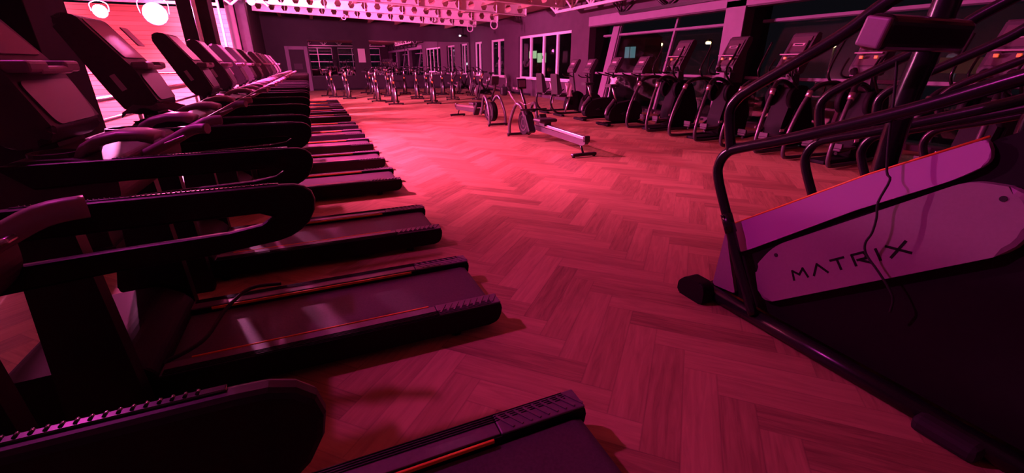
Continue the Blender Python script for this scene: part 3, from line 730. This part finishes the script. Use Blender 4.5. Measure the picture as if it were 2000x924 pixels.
# ============================================================ ELLIPTICAL (x: rear loop at 0, console side +x; y across)
def make_elliptical():
    t = empty('elliptical_trainer')
    for s_ in (-1, 1):
        y = s_*.42
        b = MB(); b.tube(cr([(.28, y*.86, 1.20), (.18, y*.92, .98), (.06, y*.98, .62), (.0, y, .28), (.04, y, .09), (.20, y, .045), (.8, y*.95, .045), (1.55, y*.7, .045)], 6), .036, 10); b.build('frame_tube', M['tube_grey'], t)
        b = MB(); b.cyl((.26, y*.87, 1.16), (.30, y*.85, 1.27), .05, 12); b.build('joint_collar', M['chrome'], t)
        # dark arch from the joint to the drum
        b = MB(); b.tube(cr([(.29, y*.86, 1.24), (.42, y*.72, 1.36), (.7, y*.52, 1.40), (1.0, y*.45, 1.32), (1.2, y*.42, 1.15)], 5), .045, 10); b.build('swing_arm', M['tube'], t)
        b = MB(); b.tube(cr([(.45, y*.62, .22), (.9, y*.58, .30), (1.25, y*.5, .62), (1.35, y*.5, 1.12)], 5), .03, 8); b.build('link_arm', M['tube'], t)
        b = MB(); b.box((.62, y*.62, .30), (.46, .20, .05), rot=(0, -.05, 0), bev=.02); b.prism([(.40, .32), (.46, .32), (.44, .40), (.40, .40)], 'y', y*.62-.1, y*.62+.1); b.build('pedal', M['console'], t)
        # moving handle
        b = MB(); b.tube(cr([(1.05, s_*.34, 1.25), (.86, s_*.37, 1.38), (.72, s_*.38, 1.52), (.72, s_*.38, 1.66), (.86, s_*.40, 1.90), (.98, s_*.40, 2.14)], 5), .022, 8); b.build('moving_handle', M['tube'], t)
        b = MB(); b.tube(cr([(1.08, s_*.14, 1.50), (.92, s_*.20, 1.50), (.84, s_*.24, 1.56), (.90, s_*.25, 1.70), (.98, s_*.25, 1.82)], 5), .018, 8); b.build('fixed_handle', M['tube'], t)
        b = MB(); b.disc((1.18, s_*.24, 1.08), (0, 1, 0), .23, .10, 20); b.build('pivot_cover', M['shroud_dark'], t)
        b = MB(); b.box((.9, s_*.30, .42), (.12, .012, .05)); b.build('side_label', M['label'], t)
    b = MB(); b.prism(rnd([(1.0, .07), (1.9, .07), (1.95, .6), (1.62, 1.28), (1.25, 1.32), (1.12, 1.0), (.98, .5)], .10), 'y', -.20, .20, bev=.03); b.build('tower', M['shroud_dark'], t)
    b = MB(); b.box((1.0, 0, .035), (1.3, .34, .07), bev=.02); b.cyl((1.72, -.35, .04), (1.72, .35, .04), .04, 8); b.build('base', M['shroud_dark'], t)
    b = MB(); b.prism(rnd([(1.20, 1.25), (1.42, 1.25), (1.34, 1.62), (1.18, 1.62)], .03), 'y', -.09, .09, bev=.02); b.build('stem', M['console'], t)
    c = MB(); c.prism(rnd([(1.06, 1.56), (1.20, 1.52), (1.56, 2.26), (1.49, 2.33), (1.40, 2.31), (1.05, 1.66)], .035), 'y', -.25, .25, bev=.03); cs = c.build('console', M['console'], t)
    def plate(z0, z1, w, m_, nm, off=.0):
        def xx(z): return 1.05+(z-1.66)*(1.40-1.05)/(2.31-1.66)-.012-off
        b = MB(); b.strip([[(xx(z0), -w, z0), (xx(z0), w, z0)], [(xx(z1), -w, z1), (xx(z1), w, z1)]], False); b.build(nm, m_, cs, solid=.012)
    plate(1.95, 2.24, .20, M['screen'], 'screen'); plate(2.07, 2.115, .125, M['label'], 'brand_label', .010); plate(2.083, 2.10, .08, M['shroud_dark'], 'label_mark', .018)
    plate(1.70, 1.86, .20, M['screen'], 'keypad')
    b = MB(); b.box((1.08, 0, 1.905), (.07, .46, .028), bev=.008); b.build('media_shelf', M['silver'], cs)
    for y in (-.14, .10):
        b = MB(); b.box((1.055, y, 1.835), (.03, .055, .05), bev=.006); b.build('amber_button', M['amber_lit'], cs)
    for s_ in (-1, 1):
        b = MB(); b.disc((1.05, s_*.15, 1.60), (1, 0, .4), .06, .05, 14); b.build('cup_holder', M['tube'], cs)
    return t
el = make_elliptical()
ell = ['elliptical trainer farthest from the camera, beside the two upright bikes', 'second elliptical trainer from the upright bikes, console against the glass',
       'third elliptical trainer from the upright bikes, right of the pale window pillar', 'elliptical trainer nearest the stair climbers, partly behind their handrails']
for i, y in enumerate((9.86, 8.16, 6.56, 5.1)):
    o = el if i == 0 else copy_tree(el); o.location = (8.03, y, 0); tag(o, ell[i], 'elliptical trainer', 'ellipticals facing the windows')
o = copy_tree(el); o.location = (8.0, 3.3, 0); tag(o, 'elliptical trainer hidden behind the handrails of the nearest stair climber', 'elliptical trainer', 'ellipticals facing the windows')

# ============================================================ small console shared by the bikes
def bike_console(t, x, zb, w=.21):
    c = MB(); c.prism(rnd([(x-.04, zb), (x+.08, zb-.02), (x+.30, zb+.42), (x+.24, zb+.47), (x+.18, zb+.46), (x-.04, zb+.08)], .025), 'y', -w, w, bev=.022); cs = c.build('console', M['console'], t)
    def xx(z): return x-.04+(z-zb-.08)*.22/.38-.012
    for (z0, z1, ww, m_, nm, off) in ((.22, .42, .16, 'screen', 'screen', 0), (.285, .33, .10, 'label', 'brand_label', .01), (.03+.06, .16, .15, 'screen', 'keypad', 0)):
        b = MB(); b.strip([[(xx(zb+z0)-off, -ww, zb+z0), (xx(zb+z0)-off, ww, zb+z0)], [(xx(zb+z1)-off, -ww, zb+z1), (xx(zb+z1)-off, ww, zb+z1)]], False); b.build(nm, M[m_], cs, solid=.01)
    b = MB(); b.box((xx(zb+.19)-.01, 0, zb+.19), (.05, .36, .02), bev=.005); b.build('media_shelf', M['console'], cs)
    return cs
def make_upright():
    t = empty('upright_bike')
    b = MB(); b.box((.0, 0, .05), (.13, .62, .07), bev=.02); b.box((1.35, 0, .05), (.12, .56, .07), bev=.02); b.box((.68, 0, .07), (1.3, .12, .06)); b.build('base', M['shroud_dark'], t)
    for s_ in (-1, 1):
        b = MB(); b.cyl((-.01, s_*.27, 0), (-.01, s_*.27, .06), .022, 8); b.cyl((1.35, s_*.25, 0), (1.35, s_*.25, .06), .022, 8); b.build('levelling_foot', M['chrome'], t)
    b = MB(); b.prism(rnd([(.12, .12), (1.3, .12), (1.32, .55), (1.0, .72), (.60, .66), (.34, .62), (.10, .38)], .14), 'y', -.11, .11, bev=.03); b.build('drive_cover', M['shroud_dark'], t)
    b = MB(); b.tube(cr([(.08, 0, .30), (.12, 0, .46), (.26, 0, .62), (.34, 0, .72)], 4), .06, 10); b.build('frame', M['tube_grey'], t)
    b = MB(); b.tube([(.42, 0, .62), (.24, 0, 1.08)], .030, 10); b.build('seat_post', M['chrome'], t)
    b = MB(); pr_ = rnd([(.05, -.15), (.12, -.17), (.32, -.06), (.46, -.03), (.46, .03), (.32, .06), (.12, .17), (.05, .15)], .03); b.prism(pr_, 'z', 1.09, 1.17, bev=.02); b.build('saddle', M['seat'], t)
    b = MB(); b.tube(cr([(1.05, 0, .60), (1.12, 0, 1.0), (1.16, 0, 1.5)], 4), .045, 10); b.build('mast', M['tube_grey'], t)
    b = MB(); b.tube(cr([(1.12, 0, 1.36), (1.02, .22, 1.38), (.84, .26, 1.42), (.70, .20, 1.46)], 5), .02, 8); b.tube(cr([(1.12, 0, 1.36), (1.02, -.22, 1.38), (.84, -.26, 1.42), (.70, -.20, 1.46)], 5), .02, 8); b.build('handlebar', M['tube'], t)
    bike_console(t, 1.12, 1.46)
    for s_ in (-1, 1):
        b = MB(); b.tube([(.72, s_*.12, .40), (.72+s_*.16, s_*.13, .34)], .016, 6); b.box((.72+s_*.17, s_*.19, .34), (.11, .10, .03), bev=.008); b.build('pedal', M['gloss'], t)
    return t
up = make_upright(); up.location = (7.87, 12.5, 0)
tag(up, 'upright exercise bike beside the recumbent bikes, left of the two', 'exercise bike', 'upright bikes facing the windows')
o = copy_tree(up); o.location = (7.83, 11.12, 0); tag(o, 'upright exercise bike next to the first elliptical trainer, right of the two', 'exercise bike', 'upright bikes facing the windows')
def make_recumbent():
    t = empty('recumbent_bike')
    b = MB(); b.box((.0, 0, .05), (.13, .62, .07), bev=.02); b.box((1.5, 0, .05), (.12, .5, .07), bev=.02); b.build('base', M['shroud_dark'], t)
    for s_ in (-1, 1):
        b = MB(); b.cyl((0, s_*.27, 0), (0, s_*.27, .06), .022, 8); b.cyl((1.5, s_*.2, 0), (1.5, s_*.2, .06), .022, 8); b.build('levelling_foot', M['chrome'], t)
    b = MB(); b.tube(cr([(-.30, 0, .72), (-.33, 0, .45), (-.22, 0, .22), (.0, 0, .11), (.5, 0, .10), (1.5, 0, .10)], 5), .036, 10); b.tube([(-.30, 0, .72), (.2, 0, .66)], .03, 8); b.build('frame', M['tube'], t)
    b = MB(); b.tube([(.25, 0, .12), (.42, 0, .66)], .032, 8); b.build('seat_post', M['chrome'], t)
    b = MB(); b.box((.10, 0, .70), (.48, .44, .09), bev=.03, rot=(0, .05, 0)); b.build('seat', M['seat'], t)
    b = MB(); b.prism(rnd([(-.20, .74), (-.08, .72), (-.02, .86), (-.14, 1.30), (-.22, 1.42), (-.27, 1.40), (-.22, .98)], .03), 'y', -.22, .22, bev=.04); b.build('backrest', M['seat'], t)
    b = MB(); b.prism(rnd([(.85, .10), (1.65, .10), (1.68, .62), (1.35, .80), (.98, .62)], .12), 'y', -.12, .12, bev=.03); b.build('drive_cover', M['shroud_dark'], t)
    b = MB(); b.tube(cr([(1.3, 0, .72), (1.22, 0, 1.1), (1.16, 0, 1.44)], 4), .045, 10); b.build('mast', M['tube_grey'], t)
    b = MB(); b.tube(cr([(1.18, 0, 1.28), (1.02, .24, 1.28), (.86, .22, 1.36)], 5), .018, 8); b.tube(cr([(1.18, 0, 1.28), (1.02, -.24, 1.28), (.86, -.22, 1.36)], 5), .018, 8)
    b.build('handlebar', M['tube'], t)
    for s_ in (-1, 1):
        b = MB(); b.tube(cr([(-.10, s_*.20, .72), (-.05, s_*.30, .78), (.2, s_*.32, .80), (.35, s_*.32, .88)], 4), .02, 8); b.build('seat_handle', M['tube'], t)
    bike_console(t, 1.08, 1.42)
    for s_ in (-1, 1):
        b = MB(); b.tube([(1.05, s_*.13, .42), (1.05+s_*.16, s_*.14, .42)], .016, 6); b.box((1.05+s_*.17, s_*.20, .43), (.05, .10, .16), bev=.008); b.build('pedal', M['gloss'], t)
    return t
rc = make_recumbent(); rc.location = (7.85, 14.98, 0); tag(rc, 'recumbent bike farther from the camera, with a white towel on its seat', 'exercise bike', 'recumbent bikes')
o = copy_tree(rc); o.location = (7.85, 13.87, 0); tag(o, 'recumbent bike beside the upright bikes, with a white towel draped on it', 'exercise bike', 'recumbent bikes')
for (yy, sd, lab) in ((14.98, 1, 'white towel hanging over the seat of the farther recumbent bike'), (13.87, 2, 'white towel hanging over the seat of the nearer recumbent bike')):
    f = MB(); rg = random.Random(sd); rows = []
    for i in range(9):
        z = 1.12-i*.055; rows.append([(7.86+.012*i+k*.036*(1-.03*i)+.01*math.sin(i*1.1), yy-.36+.025*math.sin(i*.9+k*1.3)+.02*(i < 2), z) for k in range(8)])
    f.strip(rows); tag(f.build('towel', M['cloth'], solid=.008), lab, 'towel')
f = MB(); rows = []
for i in range(7): rows.append([(8.35+.05*math.sin(i+k), 11.35+k*.05, 1.34-i*.045-.02*math.cos(k*2)) for k in range(7)])
f.strip(rows); tag(f.build('towel', M['cloth'], solid=.008), 'white towel hung from the handlebar of the right upright bike', 'towel')

# ============================================================ ROWER (rail along +x from flywheel at 0 to rear foot at 2.7)
def make_rower():
    t = empty('rowing_machine')
    for s_ in (-1, 1):
        b = MB(); y = s_*.24
        b.tube(cr([(-.42, y*1.1, .07), (-.40, y*1.1, .32), (-.26, y, .62), (-.10, y*.95, .80), (.03, y*.9, .82), (.14, y*.8, .74), (.30, y*.6, .48), (.46, y*.45, .28)], 6), .038, 10, flat=1.1); b.build('hoop_frame', M['tube_grey'], t)
    b = MB(); b.box((-.42, 0, .05), (.09, .64, .06), bev=.02); b.cyl((-.42, -.29, 0), (-.42, -.29, .05), .03, 8); b.cyl((-.42, .29, 0), (-.42, .29, .05), .03, 8); b.build('front_foot', M['tube'], t)
    b = MB(); b.disc((0, 0, .38), (0, 1, 0), .29, .16, 26); b.build('flywheel_housing', M['shroud_dark'], t)
    b = MB(); b.disc((0, 0, .38), (0, 1, 0), .20, .175, 22, hole=.17); b.disc((0, 0, .38), (0, 1, 0), .10, .17, 16, hole=.08); b.build('flywheel_grille', M['tube_grey'], t)
    b = MB(); b.tube(cr([(-.02, 0, .70), (-.12, 0, .88), (-.26, 0, 1.05), (-.30, 0, 1.18)], 5), .032, 10); b.build('monitor_arm', M['tube'], t)
    b = MB(); b.box((-.28, 0, 1.27), (.05, .24, .24), rot=(0, -.2, 0), bev=.015); mo = b.build('monitor', M['gloss'], t)
    b = MB(); b.box((-.249, 0, 1.275), (.006, .18, .15), rot=(0, -.2, 0)); b.build('screen', M['screen'], mo)
    b = MB(); b.box((1.62, 0, .40), (2.10, .085, .07), rot=(0, .03, 0), bev=.012); b.build('slide_rail', M['chrome'], t)
    b = MB(); b.prism(rnd([(.35, .28), (2.60, .22), (2.70, .26), (2.70, .355), (2.55, .345), (.5, .38)], .02), 'y', -.045, .045, bev=.008); b.build('rail_beam', M['tube_grey'], t)
    b = MB(); b.box((2.68, 0, .36), (.08, .13, .12), bev=.02); b.build('rail_end', M['gloss'], t)
    b = MB(); b.tube([(2.45, 0, .26), (2.60, 0, .06)], .022, 8); b.box((2.62, 0, .05), (.10, .56, .06), bev=.02); b.cyl((2.62, -.24, 0), (2.62, -.24, .04), .03, 8); b.cyl((2.62, .24, 0), (2.62, .24, .04), .03, 8); b.build('rear_foot', M['tube'], t)
    b = MB(); b.box((.98, 0, .54), (.34, .46, .08), bev=.035); b.box((.98, 0, .46), (.26, .18, .09), bev=.01); b.build('seat', M['seat'], t)
    for s_ in (-1, 1):
        b = MB(); b.box((.58, s_*.19, .42), (.10, .18, .44), rot=(0, -.6, 0), bev=.02); b.build('footrest', M['plastic'], t)
        b = MB(); b.box((.53, s_*.17, .48), (.10, .15, .03), rot=(0, -.6, 0), bev=.005); b.build('foot_strap', M['label'], t)
    b = MB(); b.cyl((.40, -.34, .72), (.40, .34, .72), .024, 10); b.box((.36, 0, .70), (.14, .10, .08), bev=.02); b.build('handle', M['tube'], t)
    return t
rw = make_rower(); rw.location = (4.72, 9.95, 0); rw.rotation_euler = (0, 0, math.radians(-90+0.8))
tag(rw, 'rowing machine in the middle of the floor with its pale rail towards the camera', 'rowing machine', 'rowing machines')
o = copy_tree(rw); o.location = (4.87, 12.75, 0); o.rotation_euler = (0, 0, math.radians(96)); tag(o, 'rowing machine behind the first, its pale rail pointing to the back wall', 'rowing machine', 'rowing machines')
f = MB(); f.tube(cr([(4.55, 10.15, .80), (4.42, 10.2, 1.02), (4.36, 10.18, 1.10), (4.44, 10.1, .92), (4.62, 10.1, .86), (4.70, 10.0, .80), (4.86, 9.95, .84)], 5), .008, 5)
tag(f.build('power_cable', M['upvc']), 'white loose wire looped over the front of the nearer rowing machine', 'cable')

# ============================================================ SPIN BIKE (front with the flywheel at +x)
def make_spin():
    t = empty('spin_bike')
    b = MB(); b.box((.62, 0, .045), (.09, .62, .05), bev=.015); b.cyl((.62, -.27, 0), (.62, -.27, .04), .03, 8); b.cyl((.62, .27, 0), (.62, .27, .04), .03, 8); b.build('front_foot', M['tube'], t)
    b = MB(); b.box((-.62, 0, .045), (.09, .62, .05), bev=.015); b.cyl((-.62, -.27, 0), (-.62, -.27, .04), .03, 8); b.cyl((-.62, .27, 0), (-.62, .27, .04), .03, 8); b.build('rear_foot', M['tube'], t)
    b = MB(); b.tube(cr([(-.62, 0, .06), (-.35, 0, .30), (0, 0, .42), (.25, 0, .70), (.36, 0, .95)], 4), .045, 8)
    b.tube([(0, 0, .40), (-.30, 0, .82)], .042, 8); b.tube([(.62, .08, .06), (.42, .08, .60), (.34, .03, .92)], .03, 8); b.tube([(.62, -.08, .06), (.42, -.08, .60), (.34, -.03, .92)], .03, 8); b.build('frame', M['gloss'], t)
    b = MB(); b.disc((.48, 0, .38), (0, 1, 0), .29, .045, 24); b.build('flywheel', M['chrome'], t)
    b = MB(); b.box((.12, .09, .36), (.66, .05, .18), bev=.02); b.build('chain_guard', M['shroud_dark'], t)
    b = MB(); b.tube([(.30, 0, .90), (.40, 0, 1.22)], .030, 8); b.build('handlebar_post', M['chrome'], t)
    b = MB(); b.tube(cr([(.30, .0, 1.22), (.36, .20, 1.23), (.52, .24, 1.28), (.66, .16, 1.40), (.70, .06, 1.42)], 4), .020, 6); b.tube(cr([(.30, 0, 1.22), (.36, -.20, 1.23), (.52, -.24, 1.28), (.66, -.16, 1.40), (.70, -.06, 1.42)], 4), .020, 6); b.build('handlebar', M['tube'], t)
    b = MB(); b.tube([(-.26, 0, .78), (-.40, 0, 1.12)], .028, 8); b.build('seat_post', M['chrome'], t)
    b = MB(); b.prism(rnd([(-.58, -.13), (-.50, -.14), (-.36, -.05), (-.24, -.025), (-.24, .025), (-.36, .05), (-.50, .14), (-.58, .13)], .02), 'z', 1.13, 1.20, bev=.02); b.build('saddle', M['seat'], t)
    b = MB(); b.cyl((.30, 0, .98), (.20, 0, 1.14), .02, 8); b.box((.35, 0, .86), (.07, .08, .09), bev=.02); b.build('brake_knob', M['amber'], t)
    for s_ in (-1, 1):
        b = MB(); b.tube([(.02, s_*.12, .40), (.02+s_*.16, s_*.13, .33)], .016, 6); b.box((.02+s_*.18, s_*.19, .33), (.11, .10, .035), bev=.008); b.build('pedal', M['gloss'], t)
    return t
sp = make_spin()
SP = [(683, 193.5, -82, 'spin bike by the left mirror, right one of the two beside the treadmills'), (655, 190.5, -75, 'leftmost spin bike, half hidden beside the treadmill row'),
      (740, 199, -88, 'second nearest spin bike, left of the frontmost one'), (774, 205, -92, 'frontmost spin bike, closest to the camera in the pack'),
      (848, 203.5, -98, 'front row spin bike standing alone near the middle of the mirror'), (816, 194, -100, 'second row spin bike left of the lone front bike'),
      (885, 195.5, -105, 'spin bike right of the lone front bike, seen edge on'), (932, 195.5, -150, 'spin bike at the right, turned sideways behind the rower'),
      (728, 184.5, -80, 'back row spin bike under the left edge of the long mirror'), (792, 185, -100, 'back row spin bike behind the frontmost one'),
      (762, 188.5, -90, 'spin bike in the gap behind the two front left bikes'), (836, 186, -95, 'back row spin bike near the middle of the long mirror'),
      (866, 186, -100, 'back row spin bike right of the mirror middle'), (921, 187.5, -150, 'far right spin bike turned sideways near the corner windows'),
      (896, 184, -140, 'back row spin bike closest to the room corner')]
for i, (u, v, a, lab) in enumerate(SP):
    o = sp if i == 0 else copy_tree(sp); p = onz(u, v); ar = math.radians(a)
    o.scale = (1.1, 1.1, 1.1); o.location = (p.x-.68*math.cos(ar), p.y-.68*math.sin(ar), 0); o.rotation_euler = (0, 0, ar); tag(o, lab, 'spin bike', 'spin bikes near the back wall')
# grey reclining machines at the back right
def grey_bench(x, y, rz, label):
    t = empty('reclining_bench', (x, y, 0), rz); tag(t, label, 'exercise machine', 'grey machines near the corner windows')
    b = MB(); b.tube(cr([(-.8, 0, .10), (-.4, 0, .22), (.3, 0, .42), (.9, 0, .60)], 4), .05, 8, flat=1.6); b.build('rail', M['silver'], t)
    b = MB(); b.tube([(-.8, -.3, .04), (-.8, .3, .04)], .04, 8); b.tube([(.7, -.3, .04), (.7, .3, .04)], .04, 8); b.tube([(.7, 0, .04), (.6, 0, .52)], .04, 8); b.tube([(-.8, 0, .04), (-.8, 0, .12)], .04, 8); b.build('frame', M['silver'], t)
    b = MB(); b.box((.45, 0, .98), (.12, .40, .62), rot=(0, -.5, 0), bev=.04); b.build('backrest', M['seat'], t)
    b = MB(); b.box((.12, 0, .58), (.5, .38, .10), rot=(0, -.2, 0), bev=.04); b.build('seat', M['silver'], t)
    b = MB(); b.tube([(.68, 0, .55), (.60, 0, 1.0)], .035, 8); b.tube(cr([(-.5, 0, .2), (-.55, 0, .8), (-.45, 0, 1.1)], 4), .03, 8); b.build('support', M['chrome'], t)
p = onz(903, 181); grey_bench(p.x, p.y, math.radians(160), 'grey reclining machine with black backrest behind the spin bikes, left of two')
p = onz(925, 181.5); grey_bench(p.x+1.0, p.y-1.6, math.radians(160), 'grey reclining machine below the corner windows, right of two')
# sockets on the right wall
for (u, v, lab) in ((1003, 172, 'white wall socket plate low on the right wall, left one'), (1009, 173, 'white wall socket plate low on the right wall, right one')):
    q = onx(u, v, XW-.012); f = MB(); f.box(q, (.02, .26, .13), bev=.006); f.box(q+Vector((-.012, 0, 0)), (.006, .10, .06)); tag(f.build('wall_socket', M['paper']), lab, 'socket')
# dark pack on the floor near the wall
f = MB(); q = onz(984, 186.5); f.box(q+Vector((0, 0, .25)), (.42, .34, .5), bev=.12, seg=3); f.tube(cr([q+Vector((-.1, 0, .48)), q+Vector((0, 0, .60)), q+Vector((.1, 0, .48))], 4), .015, 6); f.cyl(q+Vector((0,0,.05)), q+Vector((0,0,0)), .12, 10)
tag(f.build('gym_bag', M['seat']), 'black bag standing on the floor near the wall behind the rowers', 'bag')

# ============================================================ below: machine on the lower floor, seen at the left edge
q = onx(18, 385, -5.4); lo = empty('weight_machine', (q.x, q.y, -3.2), math.radians(20)); tag(lo, 'beige framed weight machine on the lower floor, seen at the left edge', 'gym machine')
zz = q.z+3.2
for k, (a, b2) in enumerate((((-1.2, -.5, 0), (-1.2, -.5, zz)), ((.6, .5, 0), (.6, .5, zz)), ((-1.2, -.5, zz-.1), (.6, .5, zz-.1)), ((-1.6, .6, zz-.6), (.5, -.4, zz-.2)), ((-.9, .1, zz-.5), (.2, -.6, zz-.05)), ((-.4, .8, 0), (-.4, .8, zz-.35)), ((-.4, .8, zz-.35), (.7, .0, zz-.15)))):
    b = MB(); b.tube([a, b2], .05, 6); b.build('frame_tube', M['beige'], lo)
b = MB(); b.box((.45, .35, zz+.05), (.30, .10, .40), bev=.04); b.build('pad', M['red'], lo)
light('lower_floor_light', 'AREA', (-6.5, 6.5, -.4), 130, (1.0, .80, .70), 1.2, (-5.6, 7.5, -3))
# panel lamp body for that light
f = MB(); f.disc((-6.5, 6.5, -.36), (0, 0, 1), .62, .05, 24); f.cyl((-6.5, 6.5, -.35), (-6.5, 6.5, 4.6), .015, 6); tag(f.build('pendant_lamp', M['black_steel']), 'round pendant lamp hanging over the lower floor', 'lamp')

# ============================================================ outside
f = MB(); f.box((60, 20, -6.1), (90, 120, .2)); struct('ground_outside', f, M['outside'])
def street(u, v, x, label, em='street', r=.16, h=None):
    q = onx(u, v, x); t = empty('street_lamp', (q.x, q.y, -6)); tag(t, label, 'street lamp', 'lamps outside the windows')
    b = MB(); b.tube(cr([(0, 0, 0), (0, 0, q.z+5.6), (-.1, 0, q.z+6.2), (-.4, 0, q.z+6.35)], 4), .07, 6); b.build('pole', M['black_steel'], t)
    b = MB(); b.tube([(-.5, 0, q.z+6.28), (-.25, 0, q.z+6.34)], [r*.8, r], 8); b.build('lamp_head', M['black_steel'], t)
    b = MB(); b.box((-.40, 0, q.z+6.1), (.5, r*2.2, .26), bev=.08); b.build('lens', M[em], t)
for (u, v, x, lab, em, r) in ((1287, 83, 40, 'upper of two amber street lamps outside the first tall window', 'street', .12), (1294, 89, 34, 'brighter lower amber street lamp outside the first tall window', 'street', .20),
        (1389, 86, 38, 'amber street lamp outside, left of the pale pillar', 'street', .15), (1474, 86, 42, 'left of two amber street lamps outside, right of the pillar', 'street', .15),
        (1485, 87, 40, 'right of two amber street lamps outside, right of the pillar', 'street', .22), (1630, 92, 30, 'amber street lamp seen above the nearest climber handrail', 'street', .2),
        (1868, 132, 20, 'white street lamp outside at the far right', 'streetw', .22)):
    street(u, v, x, lab, em, r)
for (x, y, z, lab, em) in ((-4, -24, 4.2, 'greenish white street lamp visible only in the left mirror', 'streetw'), (2, -26, 4.6, 'amber street lamp visible only in the mirrors', 'street'), (9, -22, 4.0, 'white street lamp visible only in the long mirror', 'streetw')):
    t = empty('street_lamp', (x, y, -6)); tag(t, lab, 'street lamp', 'lamps outside the windows')
    b = MB(); b.cyl((0, 0, 0), (0, 0, z+6), .07, 6); b.build('pole', M['black_steel'], t)
    b = MB(); b.box((0, 0, z+6), (.5, .3, .22), bev=.05); b.build('lens', M[em], t)
f = MB(); f.box((0, -60, -6.1), (120, 100, .2)); struct('ground_behind', f, M['outside'])
def house(u0, v0, u1, v1, x, label, wins):
    A = onx(u0, v0, x); B = onx(u1, v1, x); y0, y1 = sorted((A.y, B.y)); t = empty('house', (x, (y0+y1)/2, -6)); tag(t, label, 'building', 'buildings outside')
    h = max(A.z, B.z)+6; b = MB(); b.box((1, 0, h/2), (2, y1-y0, h)); b.build('wall', M['housewall'], t)
    b = MB(); b.prism([(-.1, h), (1, h+.5), (2.1, h)], 'y', -(y1-y0)/2-.1, (y1-y0)/2+.1); b.build('roof', M['outside'], t)
    for (a, b1, c, d, m_) in wins:
        P = onx(a, b1, x); Q = onx(c, d, x); oy = (y0+y1)/2
        g = MB(); g.box((-.03, (P.y+Q.y)/2-oy, (P.z+Q.z)/2+6), (.05, abs(P.y-Q.y), abs(P.z-Q.z))); w_ = g.build('lit_window', M[m_], t)
        g = MB(); g.box((-.07, (P.y+Q.y)/2-oy, (P.z+Q.z)/2+6), (.04, .07, abs(P.z-Q.z))); g.build('glazing_bar', M['housewall'], w_)
house(1200, 78, 1252, 160, 30, 'dark house outside with one blue-grey lit window', [(1222, 92, 1240, 113, 'litwin')])
house(1024, 70, 1098, 150, 42, 'building outside the white sash window with bright greenish interior', [(1034, 100, 1048, 114, 'litgreen'), (1050, 104, 1066, 122, 'litgreen')])
q = onx(1925, 128, 18); f = MB(); f.box((18, q.y, q.z), (.1, 2.2, .45)); f.cyl((18, q.y, -6), (18, q.y, q.z), .06, 6); tag(f.build('roadside_sign', M['sign']), 'long dim yellowish sign outside beside the white street lamp', 'sign')
q = onx(1202, 148, 16)
